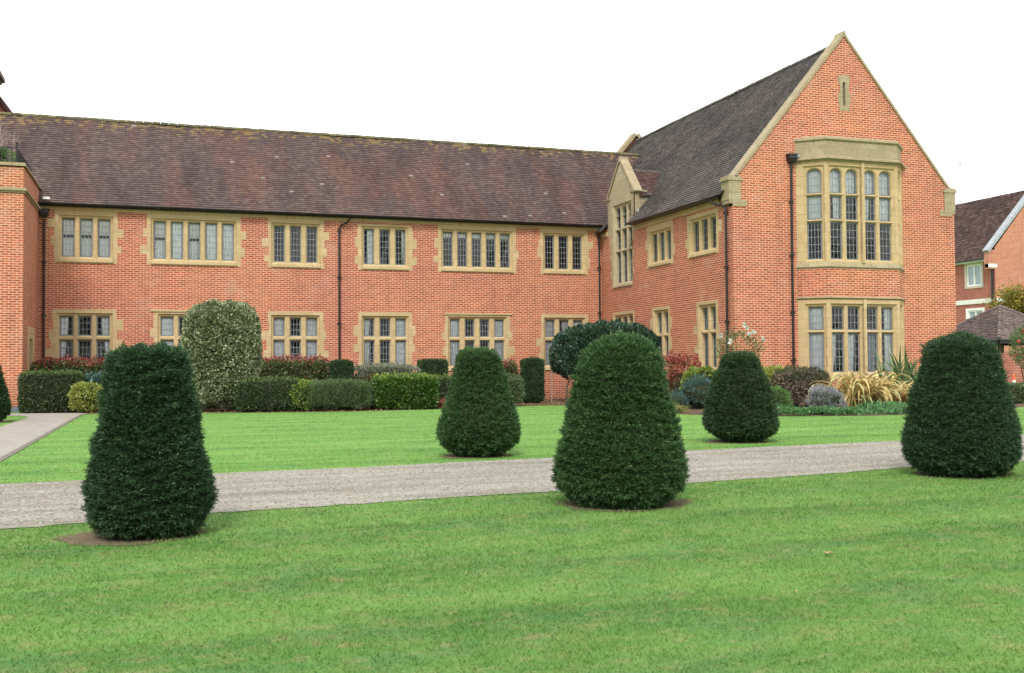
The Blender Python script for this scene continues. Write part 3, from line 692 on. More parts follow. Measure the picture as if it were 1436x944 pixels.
def stone_window(name, F, outline, lights, seed, curtains='', parent=B, depth=.20, chamfer=.04, proud=.008, stone='stone', leads=(3, .235), topshade=False, grouped=None, sill=None, hood=False):
    """stone surround with chamfered lights > casements, lead cames, glass and curtains as sub-parts"""
    r = random.Random(seed)
    b = MB()
    outer_holes = [grow(l, chamfer) for l in lights]
    gu0 = min(p[0] for l in lights for p in l); gu1 = max(p[0] for l in lights for p in l)
    gv0 = min(p[1] for l in lights for p in l); gv1 = max(p[1] for l in lights for p in l)
    G = rect(gu0 - .105, gv0 - .06, gu1 + .105, gv1 + .105); G2 = rect(gu0 - .06, gv0 - .045, gu1 + .06, gv1 + .06)
    b.flat(outline, [G], proud, F); b.loft(G, proud, G2, -.055, F)
    b.flat(G2, outer_holes, -.055, F)
    b.loft(outline, proud, outline, -.03, F)
    for oh, l in zip(outer_holes, lights):
        b.loft(oh, -.055, l, -.095, F); b.loft(l, -.095, l, -depth, F)
    u0 = min(p[0] for l in lights for p in l); u1 = max(p[0] for l in lights for p in l)
    v0 = min(p[1] for l in lights for p in l); v1 = max(p[1] for l in lights for p in l)
    if sill: # sloping projecting sill
        b.add([(u0 - .10, sill, .01), (u1 + .10, sill, .01), (u1 + .10, sill, .055), (u0 - .10, sill, .055), (u0 - .10, v0 - .045, .01), (u1 + .10, v0 - .045, .01), (u1 + .10, v0 - .075, .05), (u0 - .10, v0 - .075, .05)],
              [(3, 2, 1, 0), (4, 5, 6, 7)[::-1], (3, 7, 6, 2), (0, 4, 7, 3), (1, 2, 6, 5)], F)
    if hood:
        uo0 = min(p[0] for p in outline) + .1; uo1 = max(p[0] for p in outline) - .1; vo = max(p[1] for p in outline)
        b.prism([(uo0, vo - .05), (uo1, vo - .05), (uo1, vo + .012), (uo0, vo + .012)], .0, .05, F)
    w = b.build(name, M[stone], parent)
    cs, cm, gl = MB(), MB(), MB()
    for i, l in enumerate(lights):
        a0 = min(p[0] for p in l); a1 = max(p[0] for p in l); c0 = min(p[1] for p in l); c1 = max(p[1] for p in l)
        inner = grow(l, -.042)
        W = -depth + .03
        n = len(l)
        cs.loft(l, W, inner, W + .012, F); cs.loft(inner, W + .012, inner, W - .02, F)
        nx, dy = leads; ny = max(2, round((c1 - c0) / dy))
        for k in range(1, nx):
            x = a0 + .02 + (a1 - a0 - .04) * k / nx
            cm.box((x - .0065, c0 + .01, W - .012), (x + .0065, c1 - .01, W + .004), F)
        for k in range(1, ny):
            y = c0 + .02 + (c1 - c0 - .04) * k / ny
            cm.box((a0 + .01, y - .0065, W - .011), (a1 - .01, y + .0065, W + .005), F)
        # old glass: each light sits at a slightly different tilt
        t = [r.uniform(-.006, .006) for _ in range(4)]; g0 = W - .004
        gl.add([(a0, c0, g0 + t[0]), (a1, c0, g0 + t[1]), (a1, c1, g0 + t[2]), (a0, c1, g0 + t[1] + t[2] * 0 + t[3] * 0 - t[0] + t[2] * 0)], [(0, 1, 2, 3)], F)
    cs.build('casement', M['casement'], w, uvs=False); cm.build('glazing_bars', M['cames'], w, uvs=False); gl.build('pane', M['glass'], w, uvs=False)
    # curtains
    cu = {'c': MB(), 'b': MB(), 'd': MB()}
    def drape(mb, a0, a1, c0, c1, w0, taper=0):
        n = max(6, int((a1 - a0) / .02)); vs = []
        for k in range(n + 1):
            s = k / n; x = a0 + (a1 - a0) * s
            for j, (v, q) in enumerate(((c0, 1), ((c0 + c1) / 2, .6), (c1, 1))):
                xx = a0 + (x - a0) * (1 - taper * (1 if j == 0 else .3 if j == 1 else 0)) if taper >= 0 else a1 + (x - a1) * (1 + taper * (1 if j == 0 else .3 if j == 1 else 0))
                vs.append((xx, v, w0 + .018 * math.sin(x * 70 + seed) + .01 * math.sin(x * 31)))
        mb.add(vs, [(k * 3 + j, (k + 1) * 3 + j, (k + 1) * 3 + j + 1, k * 3 + j + 1) for k in range(n) for j in range(2)], F)
    for i, l in enumerate(lights):
        ch = curtains[i % len(curtains)] if curtains else 'n'
        a0 = min(p[0] for p in l) - .04; a1 = max(p[0] for p in l) + .04; c0 = min(p[1] for p in l) - .05; c1 = max(p[1] for p in l) + .05
        W = -depth - .035; m = (a0 + a1) / 2
        if ch == 'f': drape(cu['c'], a0, a1, c0, c1, W)
        if ch == 'l': drape(cu['c'], a0, a0 + (a1 - a0) * .62, c0, c1, W, .12)
        if ch == 'r': drape(cu['c'], a0 + (a1 - a0) * .40, a1, c0, c1, W, -.12)
        if ch == 'q': drape(cu['c'], a0, a0 + (a1 - a0) * .5, c0, c1, W, .5)
        if ch == 'p': drape(cu['c'], a0 + (a1 - a0) * .62, a1, c0, c1, W, -.4)
        if ch == 'g': drape(cu['d'], a0, a1, c0, c1, W)
        if ch == 'b' : cu['b'].box((a0, c1 - (c1 - c0) * .17, W), (a1, c1, W + .01), F)
        if ch == 'h':
            cu['b'].box((a0, c1 - (c1 - c0) * .38, W), (a1, c1, W + .01), F)
            drape(cu['d'], a0, a1, c0, c1 - (c1 - c0) * .38, W - .05)
        if ch == 'H':
            cu['b'].box((a0, c1 - (c1 - c0) * .42, W), (a1, c1, W + .01), F)
            drape(cu['c'], a0, a1, c0, c1 - (c1 - c0) * .5, W - .05)
    if cu['c'].v: cu['c'].build('curtain', M['curtain'], w, smooth=True, uvs=False)
    if cu['b'].v: cu['b'].build('blind', M['blind'], w, uvs=False)
    if cu['d'].v: cu['d'].build('drape', M['drape'], w, smooth=True, uvs=False)
    return w

holes_main, holes_side, holes_gable = [], [], []
def hole_of(lights, pad=.112):
    us = [p[0] for l in lights for p in l]; vs = [p[1] for l in lights for p in l]
    return rect(min(us) - pad, min(vs) - pad, max(us) + pad, max(vs) + pad)
def lights_row(u0, n, w, pitch, v0, v1): return [rect(u0 + i * pitch, v0, u0 + i * pitch + w, v1) for i in range(n)]

# upper windows of the long front  (first light left edge, count, pitch)
UP = [(-3.18, 3, .40, .57, 'HHH'), (-.22, 5, .40, .578, 'HfHff'), (3.90, 3, .385, .585, 'nnn'), (7.18, 3, .385, .60, 'rnp'), (10.23, 5, .38, .575, 'bbbbb'), (14.38, 3, .385, .59, 'nnn')]
for i, (u, n, w, p, cu) in enumerate(UP):
    ls = lights_row(u, n, w, p, 5.12, 6.44)
    e = u + p * (n - 1) + w
    stone_window('window', FM, quoined(u - .23, e + .23, 4.90, 6.70, None, 40 + i), ls, 40 + i, cu, sill=4.93)
    holes_main.append(hole_of(ls))
LO = [(-3.24, 3, .42, .585, 'lnrqnp'), (.02, 4, .42, .60, 'frffrfff'), (3.89, 3, .385, .585, 'fnffnf'), (7.18, 3, .385, .60, 'lnflnf'), (10.49, 4, .37, .595, 'fnnffnnf'), (14.38, 3, .385, .59, 'frffff')]
for i, (u, n, w, p, cu) in enumerate(LO):
    ls = lights_row(u, n, w, p, 2.42, 3.09) + lights_row(u, n, w, p, 1.32, 2.27)
    e = u + p * (n - 1) + w
    stone_window('window', FM, quoined(u - .22, e + .22, 1.10, 3.32, None, 60 + i), ls, 60 + i, cu, sill=1.13, hood=i in (1, 4))
    holes_main.append(hole_of(ls))

# wing side windows: u = -Y
SU = [(-33.93, 3, .41, .56, 4.98, 5.98, 'ngg'), (-30.89, 3, .41, .585, 5.02, 6.02, 'rpn')]
for i, (u, n, w, p, v0, v1, cu) in enumerate(SU):
    ls = lights_row(u, n, w, p, v0, v1); e = u + p * (n - 1) + w
    stone_window('window', FS, quoined(u - .24, e + .24, v0 - .2, 6.30, None, 80 + i), ls, 80 + i, cu, sill=v0 - .17)
    holes_side.append(hole_of(ls))
SL = [(-37.05, 3, .40, .56, 'gnggng'), (-33.62, 2, .38, .56, 'grgr'), (-30.33, 2, .38, .56, 'gggg')]
for i, (u, n, w, p, cu) in enumerate(SL):
    ls = lights_row(u, n, w, p, 2.40, 3.13) + lights_row(u, n, w, p, 1.20, 2.28); e = u + p * (n - 1) + w
    stone_window('window', FS, quoined(u - .22, e + .22, 1.0, 3.35, None, 90 + i, .1), ls, 90 + i, cu, sill=1.03)
    holes_side.append(hole_of(ls))

# tall dormer window in its own stone gable on the wing side
D0, D1, DC = -37.62, -35.24, -36.43
dl = []
for a in (-37.02, -36.62 + .0, -36.03):
    pass
for a in (-37.03, -36.48, -35.93):
    dl += [rect(a, 4.47, a + .41, 5.66), rect(a, 5.76, a + .41, 6.50), arch(a, 6.60, a + .41, 7.40, .2)]
dr = random.Random(5)
left = [(D0, 7.78), (D0, 6.3)]; right = [(D1, 6.3), (D1, 7.78)]
v = 6.3; k = 0
while v > 4.5:
    o = [.16, .28][k % 2] + dr.uniform(-.03, .03); left += [(D0 + o, v), (D0 + o, max(v - .33, 4.28))]; right = [(D1 - o + .08, max(v - .33, 4.28)), (D1 - o + .08, v)] + right
    v -= .33; k += 1
dout = [p for p in right] + [(DC, 9.12)] + left
dor = stone_window('dormer_window', FS, dout, dl, 101, 'nnnnbbnnn', sill=4.3, leads=(2, .24), stone='stone_mid')
cb = MB()
# dormer coping, kneelers and cheeks
def coping(mb, F, ua, va, ub, vb, th, w0, w1):
    d = Vector((ub - ua, vb - va)).normalized(); n = Vector((-d.y, d.x))
    if n.y < 0: n = -n
    p = [(ua, va), (ub, vb), (ub + n.x * th, vb + n.y * th), (ua + n.x * th, va + n.y * th)]
    mb.prism(p, w0, w1, F)
coping(cb, FS, D0 - .06, 7.74, DC, 9.16, .10, -.30, .05)
coping(cb, FS, D1 + .06, 7.74, DC, 9.16, .10, -.302, .052)
cb.prism([(DC - .08, 9.12), (DC + .08, 9.12), (DC + .05, 9.32), (DC - .05, 9.32)], -.304, .054, FS)
for u, s in ((D0, -1), (D1, 1)):
    cb.prism(rect(min(u, u - s * .24), 6.62, max(u, u - s * .24), 7.80), -.5, .012, FS)
    cb.prism(rect(min(u + s * .06, u - s * .26), 7.78, max(u + s * .06, u - s * .26), 7.86), -.52, .05, FS)
cb.build('dormer_coping', M['stone_old'], B)
cb = MB()
for u, s in ((D0, -1), (D1, 1)):
    cb.prism(rect(min(u + s * .01, u - s * .12), 6.5, max(u + s * .01, u - s * .12), 7.75), -1.1, -.49, FS)
    cb.prism([(u + s * .02, 7.0), (u + s * .28, 6.95), (u + s * .28, 6.99), (u + s * .02, 7.12)], -1.2, -.1, FS)
cb.build('lead_flashing', M['lead'], B)

# --- tiled roofs
def tiled(name, mat, P0, U, S, length, slope, gauge=.1, width=.165, clip=None, seed=1, parent=B, lift=.030):
    r = np.random.default_rng(seed); P0 = np.array(P0, float); U = np.array(U, float); S = np.array(S, float); N = np.cross(U, S)
    if N[2] < 0: N = -N
    nr = int(slope / gauge) + 1; nc = int(length / width) + 2
    I, J = np.meshgrid(np.arange(nr), np.arange(nc), indexing='ij'); I = I.ravel(); J = J.ravel()
    u0 = (J - (I % 2) * .5) * width + .0; s0 = I * gauge
    u1 = np.clip(u0 + width - .004, 0, length); u0 = np.clip(u0, 0, length); s1 = np.minimum(s0 + gauge + .02, slope)
    k = (u1 - u0 > .01) & (s0 < slope - .01)
    if clip is not None:
        k &= clip((u0 + u1) / 2, s0 + gauge / 2)
    u0, u1, s0, s1 = u0[k], u1[k], s0[k], s1[k]; n = len(u0)
    # gentle sag of the old battens plus a little lift of single tiles
    def pt(u, s, h):
        sag = .02 * np.sin(u * .9 + seed) * np.sin(s * 1.1) + .010 * np.sin(u * 3.1) * np.sin(s * 2.3 + 1)
        return P0 + u[:, None] * U + s[:, None] * S + (h + sag)[:, None] * N
    j = r.normal(0, .0035, n); a = lift + np.abs(r.normal(0, .004, n)); dj = r.normal(0, .004, n)
    z = np.zeros(n)
    V = np.stack([pt(u0, s0 + dj, z), pt(u1, s0 + dj, z), pt(u1, s0 + dj, a + j), pt(u0, s0 + dj, a - j), pt(u1, s1, z + .003), pt(u0, s1, z + .003)], 1).reshape(-1, 3)
    b = np.arange(n)[:, None] * 6
    Q = np.concatenate([b + np.array([[0, 1, 2, 3]]), b + np.array([[3, 2, 4, 5]])])
    # closing sheet below the tiles
    return V, Q
def add_roof(name, mat, parts, parent=B):
    Vs, Qs, k = [], [], 0
    for V, Q in parts: Vs.append(V); Qs.append(Q + k); k += len(V)
    return mesh_np(name, np.concatenate(Vs), np.concatenate(Qs), mat, parent)
def deck(quads, name, mat, parent=B):
    b = MB()
    for q in quads: b.add(q, [(0, 1, 2, 3)])
    return b.build(name, mat, parent)
c50, s50 = math.cos(math.radians(49.6)), math.sin(math.radians(49.6))
EZ, EY, RZ, RY = 6.88, 38.06, 10.50, 41.14
sl = math.hypot(RZ - EZ, RY - EY); S1 = ((0), (RY - EY) / sl, (RZ - EZ) / sl)
ROOF_L = -12.0
add_roof('roof', M['tile'], [tiled('r', None, (ROOF_L, EY, EZ), (1, 0, 0), S1, 20.2 - ROOF_L, sl, gauge=.115, lift=.038, seed=3),
    tiled('r', None, (ROOF_L, 2 * RY - EY, EZ), (1, 0, 0), (0, -S1[1], S1[2]), 20.2 - ROOF_L, sl, gauge=.2, width=.33, seed=4)])
WXE, WZE, WZR = 16.50, 6.56, 11.72
sw = math.hypot(XC - WXE, WZR - WZE); S2 = ((XC - WXE) / sw, 0, (WZR - WZE) / sw)
def wing_clip(u, s):
    # u runs from the gable back; leave the dormer mouth open
    y = 28.45 + u; z = WZE + s * S2[2]
    return ~((y > 35.24) & (y < 37.62) & (z < 7.0))
add_roof('roof', M['tile_grey'], [tiled('r', None, (WXE, 28.45, WZE), (0, 1, 0), S2, 15.3, sw, gauge=.125, lift=.042, seed=5, clip=wing_clip),
    tiled('r', None, (2 * XC - WXE, 28.45, WZE), (0, 1, 0), (-S2[0], 0, S2[2]), 15.3, sw, gauge=.2, width=.33, seed=6)])
DZ = 8.80; de = math.hypot(1.25, 1.12)
add_roof('dormer_roof', M['tile_dormer'], [tiled('r', None, (X1 + .28, 36.43 - 1.27, 7.62), (1, 0, 0), (0, 1.27 / math.hypot(1.27, 1.2), 1.2 / math.hypot(1.27, 1.2)), 2.0, math.hypot(1.27, 1.2), seed=7, clip=lambda u, s: u < .75 + s * .75),
    tiled('r', None, (X1 + .28, 36.43 + 1.27, 7.62), (1, 0, 0), (0, -1.27 / math.hypot(1.27, 1.2), 1.2 / math.hypot(1.27, 1.2)), 2.0, math.hypot(1.27, 1.2), seed=8, clip=lambda u, s: u < .75 + s * .75)])
ub = MB()
def quad(*p): ub.add(p, [(0, 1, 2, 3)])
e = .015
quad((ROOF_L, EY, EZ - e), (20.2, EY, EZ - e), (20.2, RY, RZ - e), (ROOF_L, RY, RZ - e))
quad((ROOF_L, 2 * RY - EY, EZ - e), (20.2, 2 * RY - EY, EZ - e), (20.2, RY, RZ - e), (ROOF_L, RY, RZ - e))
for (a, b2) in ((28.45, 35.24), (37.62, 43.75)):
    quad((WXE, a, WZE - e), (WXE, b2, WZE - e), (XC, b2, WZR - e), (XC, a, WZR - e))
mx = WXE + (7.1 - WZE) / (WZR - WZE) * (XC - WXE)
quad((mx, 35.24, 7.1 - e), (mx, 37.62, 7.1 - e), (XC, 37.62, WZR - e), (XC, 35.24, WZR - e))
quad((2 * XC - WXE, 28.45, WZE - e), (2 * XC - WXE, 43.75, WZE - e), (XC, 43.75, WZR - e), (XC, 28.45, WZR - e))
quad((X1 + .2, 36.43 - 1.27, 7.6), (18.0, 36.43 - 1.27, 7.6), (18.9, 36.43, DZ), (X1 + .2, 36.43, DZ))
quad((X1 + .2, 36.43 + 1.27, 7.6), (18.0, 36.43 + 1.27, 7.6), (18.9, 36.43, DZ), (X1 + .2, 36.43, DZ))
ub.build('roof_boarding', M['wood'], B)
# ridge tiles
rb = MB()
def ridge(p, d, n, seg=.30, r0=.11):
    p = Vector(p); d = Vector(d)
    side = d.cross(Vector((0, 0, 1)))
    for i in range(n):
        a = p + d * seg * i; b2 = a + d * (seg - .012); h = random.uniform(-.008, .008)
        vs = []
        for q, rr in ((a, r0 + .006), (b2, r0 - .004)):
            for k in range(7):
                t = PI * k / 6; vs.append(q + side * math.cos(t) * rr * 1.05 + Vector((0, 0, math.sin(t) * rr + h - .07)))
        rb.add(vs, [(k, k + 1, k + 8, k + 7) for k in range(6)] + [(0, 1, 2, 3, 4, 5, 6)])
ridge((ROOF_L, RY, RZ + .03), (1, 0, 0), 106)
rb.build('ridge_tiles', mat_leaf('mossy_ridge_tile', [(0, (.085, .08, .045)), (.5, (.13, .12, .065)), (1, (.20, .17, .08))], .85, .2, 0, 2, .2), B)
rb = MB(); ridge((XC, 28.5, WZR + .03), (0, 1, 0), 50)
ridge((X1 + .25, 36.43, DZ + .05), (1, 0, 0), 7, .28, .08)
rb.build('ridge_tiles', mat_leaf('grey_ridge_tile', [(0, (.09, .085, .072)), (1, (.17, .155, .13))], .85, .2, 0, 2, .2), B)

# --- walls
wm = MB()
wm.flat([(XL - 5, 0), (X1, 0), (X1, 6.86), (XL - 5, 6.86)], holes_main, 0, FM)
wm.build('main_wall', M['brick'], B)
wm = MB()
# side wall with a notch for the dormer
so = [(-Y0, 0), (-YG, 0), (-YG, 6.58), (D1 - .02, 6.58), (D1 - .02, 6.36), (-35.40, 6.36), (-35.40, 4.36), (-37.15, 4.36), (-37.15, 6.36), (D0 + .02, 6.36), (D0 + .02, 6.7), (-Y0, 6.7)]
wm.flat(so, holes_side, 0, FS)
wm.build('side_wall', M['brick'], B)
# gable front: opening behind the two-storey bay and the slit
GA = 11.86; BX0, BX1 = 19.07, 23.12; BD = .62
wm = MB()
gout = [(X1, 0), (XR, 0), (XR, 7.0), (XC + .02, GA), (XC - .02, GA), (X1, 7.0)]
wm.flat(gout, [rect(BX0 + .15, .95, BX1 - .15, 3.2), rect(BX0 + .15, 4.5, BX1 - .15, 7.5), rect(20.86, 9.62, 21.0, 10.38)], 0, FG)
wm.build('gable_wall', M['brick'], B)
wm = MB()
FR = frame((XR, 0, 0), (0, 1, 0), (1, 0, 0))
wm.flat([(YG, 0), (44, 0), (44, 6.6), (YG, 6.6)], [], 0, FR)
FB = frame((0, 43.9, 0), (-1, 0, 0), (0, 1, 0))
wm.flat([(-XR, 0), (9, 0), (9, 6.9), (-16.6, 6.9), (-XC, 12.02), (-25.3, 6.9), (-XR, 6.6)], [], 0, FB)
wm.build('rear_wall', M['brick'], B)
# rooms behind the glass
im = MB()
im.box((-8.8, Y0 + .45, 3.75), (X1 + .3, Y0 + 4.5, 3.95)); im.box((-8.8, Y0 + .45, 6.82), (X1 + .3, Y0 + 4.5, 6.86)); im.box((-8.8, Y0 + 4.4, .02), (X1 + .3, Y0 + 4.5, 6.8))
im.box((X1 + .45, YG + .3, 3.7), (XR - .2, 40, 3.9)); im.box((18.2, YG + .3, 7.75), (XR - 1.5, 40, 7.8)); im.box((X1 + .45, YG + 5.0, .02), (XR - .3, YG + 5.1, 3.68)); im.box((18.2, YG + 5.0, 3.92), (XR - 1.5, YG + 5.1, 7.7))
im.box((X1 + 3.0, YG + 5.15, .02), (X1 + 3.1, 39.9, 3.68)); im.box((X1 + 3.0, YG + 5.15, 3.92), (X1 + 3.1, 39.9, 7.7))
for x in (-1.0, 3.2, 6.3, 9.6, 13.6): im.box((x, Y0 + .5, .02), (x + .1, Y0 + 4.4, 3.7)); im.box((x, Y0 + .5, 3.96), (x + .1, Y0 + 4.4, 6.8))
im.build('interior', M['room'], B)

# --- stone eaves band, copings, kneelers
sb = MB()
sb.box((XL, Y0 - .03, 6.70), (X1 - .02, Y0 + .05, 6.84)); sb.box((XL, Y0 - .07, 6.78), (X1 - .07, Y0 + .02, 6.86))
sb.box((X1 - .03, 28.95, 6.33), (X1 + .05, 35.2, 6.50)); sb.box((X1 - .07, 28.95, 6.43), (X1 + .02, 35.19, 6.53))
sb.box((X1 - .05, 37.66, 6.40), (X1 + .04, 38.2, 6.56))
sb.build('eaves_band', M['stone'], B)
sb = MB()
tt = (GA + .06 - 7.12) / (XC - 16.95)
coping(sb, FG, 16.90, 7.08, XC, GA + .02, .09, -.42, .04)
coping(sb, FG, 2 * XC - 16.90, 7.08, XC, GA + .02, .08, -.421, .041)
sb.prism([(XC - .10, GA + .0), (XC + .10, GA + .0), (XC + .03, GA + .19), (XC - .03, GA + .19)], -.424, .048, FG)
for s in (-1, 1):
    k = XC + s * (XC - X1) + (0 if s < 0 else -.0)
    o = (lambda a, b2: rect(min(XC + s * a, XC + s * b2), 0, max(XC + s * a, XC + s * b2), 0))
    half = XC - X1
    xo = half + .14
    lo, hi = sorted((XC + s * (half - .30), XC + s * xo)); sb.prism(rect(lo, 6.38, hi, 6.98), -.43, .024, FG)
    lo, hi = sorted((XC + s * (half - .36), XC + s * (xo + .05))); sb.prism(rect(lo, 6.98, hi, 7.05), -.45, .05, FG); sb.prism(rect(min(XC + s * (half - .30), XC + s * (xo + .02)), 7.05, max(XC + s * (half - .30), XC + s * (xo + .02)), 7.13), -.44, .04, FG)
    lo, hi = sorted((XC + s * (half - .48), XC + s * half)); sb.prism(rect(lo, 6.18, hi, 6.38), -.2, .020, FG)
    lo, hi = sorted((XC + s * half, XC + s * (half + .12))); sb.prism([(lo, 6.2 if s > 0 else 6.38), (hi, 6.38 if s > 0 else 6.2), (hi, 6.40), (lo, 6.40)] if False else rect(lo, 6.26, hi, 6.38), -.40, .018, FG)
sb.build('gable_coping', M['stone_old'], B)
sb = MB()
# coping of the rear gable, seen over the ridge
FBk = frame((0, 43.9, 0), (1, 0, 0), (0, -1, 0))
coping(sb, FBk, 18.5, 9.1, XC, 12.0, .16, -.2, .25); coping(sb, FBk, 23.4, 9.1, XC, 12.0, .16, -.2, .251)
sb.build('rear_coping', M['stone_old'], B)
# slit vent
sb = MB()
sb.flat([(20.74, 9.45), (21.13, 9.45), (21.13, 9.7), (21.17, 9.7), (21.17, 10.0), (21.11, 10.0), (21.11, 10.3), (21.15, 10.3), (21.15, 10.6), (20.72, 10.6), (20.72, 10.3), (20.77, 10.3), (20.77, 10.0), (20.70, 10.0), (20.70, 9.7), (20.74, 9.7)], [rect(20.88, 9.62, 20.98, 10.38)], .01, FG)
sb.loft(rect(20.88, 9.62, 20.98, 10.38), .01, rect(20.88, 9.62, 20.98, 10.38), -.25, FG)
sl_ = sb.build('slit_vent', M['stone_old'], B)
lb = MB()
for k in range(7): lb.prism(rect(20.86, 9.64 + k * .105, 21.0, 9.67 + k * .105), -.16, -.10, FG)
lb.build('louvre', M['lead'], sl_)

# --- the bay
xs_ = (BX0, 19.75, 22.45, BX1); yf = YG - BD
def bay_poly(d=0.0):
    """plan outline pushed out by d"""
    k = d * math.tan(math.radians(22.5))
    return [(xs_[0] - d * 1.4, YG + .05), (xs_[0] - d * 1.35, YG - .0), (xs_[1] - k, yf - d), (xs_[2] + k, yf - d), (xs_[3] + d * 1.35, YG - .0), (xs_[3] + d * 1.4, YG + .05)]
def ring(mb, z0, z1, d0, d1=None):
    d1 = d0 if d1 is None else d1
    a, b2 = bay_poly(d0), bay_poly(d1); n = len(a)
    mb.add([(x, y, z0) for x, y in a] + [(x, y, z1) for x, y in b2], [(i, i + 1, i + 1 + n, i + n) for i in range(n - 1)] + [tuple(range(n))[::-1], tuple(range(n, 2 * n))])
bb = MB(); ring(bb, 0, .82, .0); ring(bb, 3.37, 4.26, .0)
bb.build('bay_brickwork', M['brick'], B)
bs = MB()
ring(bs, 7.64, 7.70, .02, .06); ring(bs, 7.70, 7.76, .06, .09); ring(bs, 7.76, 7.80, .09, .03)
ring(bs, 7.80, 8.28, .0); ring(bs, 8.28, 8.33, .0, .06); ring(bs, 8.33, 8.40, .06, .05); ring(bs, 8.40, 8.45, .05, -.03)
ring(bs, 4.26, 4.32, .0, .05); ring(bs, 4.32, 4.45, .05, .0)
ring(bs, 3.30, 3.34, .0, .06); ring(bs, 3.34, 3.38, .06, .02)
ring(bs, .80, .84, .01, .05); ring(bs, .84, .95, .05, .0)
ring(bs, 7.70, 7.745, .13, .13)
bs.build('bay_mouldings', M['stone_old'], B)
dlx, dly = xs_[1] - xs_[0], yf - YG; sl3 = math.hypot(dlx, dly)
F_L = frame((xs_[0], YG, 0), (dlx, dly, 0), (dly, -dlx, 0))
F_F = frame((xs_[1], yf, 0), (1, 0, 0), (0, -1, 0))
F_R = frame((xs_[2], yf, 0), (dlx, -dly, 0), (-dly, -dlx, 0) if False else (-dly * -1 * -1, -dlx, 0))
WF = xs_[2] - xs_[1]
fl = [19.97 - 19.75, 20.56 - 19.75, 21.24 - 19.75, 21.83 - 19.75]
rowsU = [(4.56, 5.75), (5.82, 6.58), (6.65, 7.42)]; rowsL = [(1.0, 2.24), (2.33, 3.06)]
def bay_lights(us, rows, top_arch):
    out = []
    for k, (a, b2) in enumerate(rows):
        for u0, u1 in us:
            out.append(arch(u0, a, u1, b2, .2) if (top_arch and k == len(rows) - 1) else rect(u0, a, u1, b2))
    return out
fw = [(a - .02, a + .425) for a in fl]; sw_ = [(.31, .76)]
kw = dict(depth=.18, proud=0.0)
stone_window('bay_window', F_F, rect(0, 4.45, WF, 7.64), bay_lights(fw, rowsU, True), 201, 'nnnn' + 'rnlf' + 'ffff', **kw)
stone_window('bay_window', F_L, rect(0, 4.45, sl3, 7.64), bay_lights(sw_, rowsU, True), 202, 'nff', leads=(4, .235), **kw)
stone_window('bay_window', F_F, rect(0, .95, WF, 3.30), bay_lights(fw, rowsL, False), 204, 'qlgrnnnr', **kw)
stone_window('bay_window', F_L, rect(0, .95, sl3, 3.30), bay_lights(sw_, rowsL, False), 205, 'ff', leads=(4, .235), **kw)
F_R = frame((xs_[2], yf, 0), (dlx, -dly, 0), (-dly, -dlx, 0))
sr_ = [(sl3 - .76, sl3 - .31)]
stone_window('bay_window', F_R, rect(0, 4.45, sl3, 7.64), bay_lights(sr_, rowsU, True), 203, 'nnh', **kw)
stone_window('bay_window', F_R, rect(0, .95, sl3, 3.30), bay_lights(sr_, rowsL, False), 206, 'ff', **kw)

kb = MB()
for z0, z1 in ((.95, 3.30), (4.45, 7.64)):
    kb.prism([(WF / 2 - .05, z0), (WF / 2 + .05, z0), (WF / 2 + .05, z1), (WF / 2 - .05, z1)], -.02, .05, F_F)
kb.build('king_mullion', M['stone'], B)
# --- gutters and downpipes
gb = MB()
def gutter(mb, a, b2, r=.065, up=Vector((0, 0, 1))):
    a, b2 = Vector(a), Vector(b2); d = (b2 - a).normalized(); s = d.cross(up); n = max(2, int((b2 - a).length / .9)); vs = []; K = 7
    for i in range(n + 1):
        p = a.lerp(b2, i / n) + Vector((0, 0, random.uniform(-.006, .006)))
        for k in range(K):
            t = PI + PI * k / (K - 1); vs.append(p + s * math.cos(t) * r + up * math.sin(t) * r)
        for k in range(K):
            t = 2 * PI - PI * k / (K - 1); vs.append(p + s * math.cos(t) * (r - .008) + up * math.sin(t) * (r - .008))
    mb.add(vs, [(i * 2 * K + k, i * 2 * K + (k + 1) % (2 * K), (i + 1) * 2 * K + (k + 1) % (2 * K), (i + 1) * 2 * K + k) for i in range(n) for k in range(2 * K)] + [tuple(range(2 * K)), tuple(n * 2 * K + k for k in range(2 * K))])
gutter(gb, (XL + .05, 38.02, 6.90), (16.45, 38.02, 6.88), .07)
gb.box((XL, Y0 - .16, 6.80), (16.6, Y0 - .02, 6.865)); gb.box((XL, Y0 - .17, 6.86), (16.45, Y0 - .145, 6.93))
gb.build('gutter', M['black'], B)
gb = MB(); gutter(gb, (16.46, 28.72, 6.55), (16.46, 35.2, 6.57), .06); gutter(gb, (16.46, 37.65, 6.60), (16.46, 38.05, 6.60), .06)
gb.box((16.50, 28.7, 6.5), (16.75, 35.2, 6.555))
gb.build('gutter', M['black'], B)
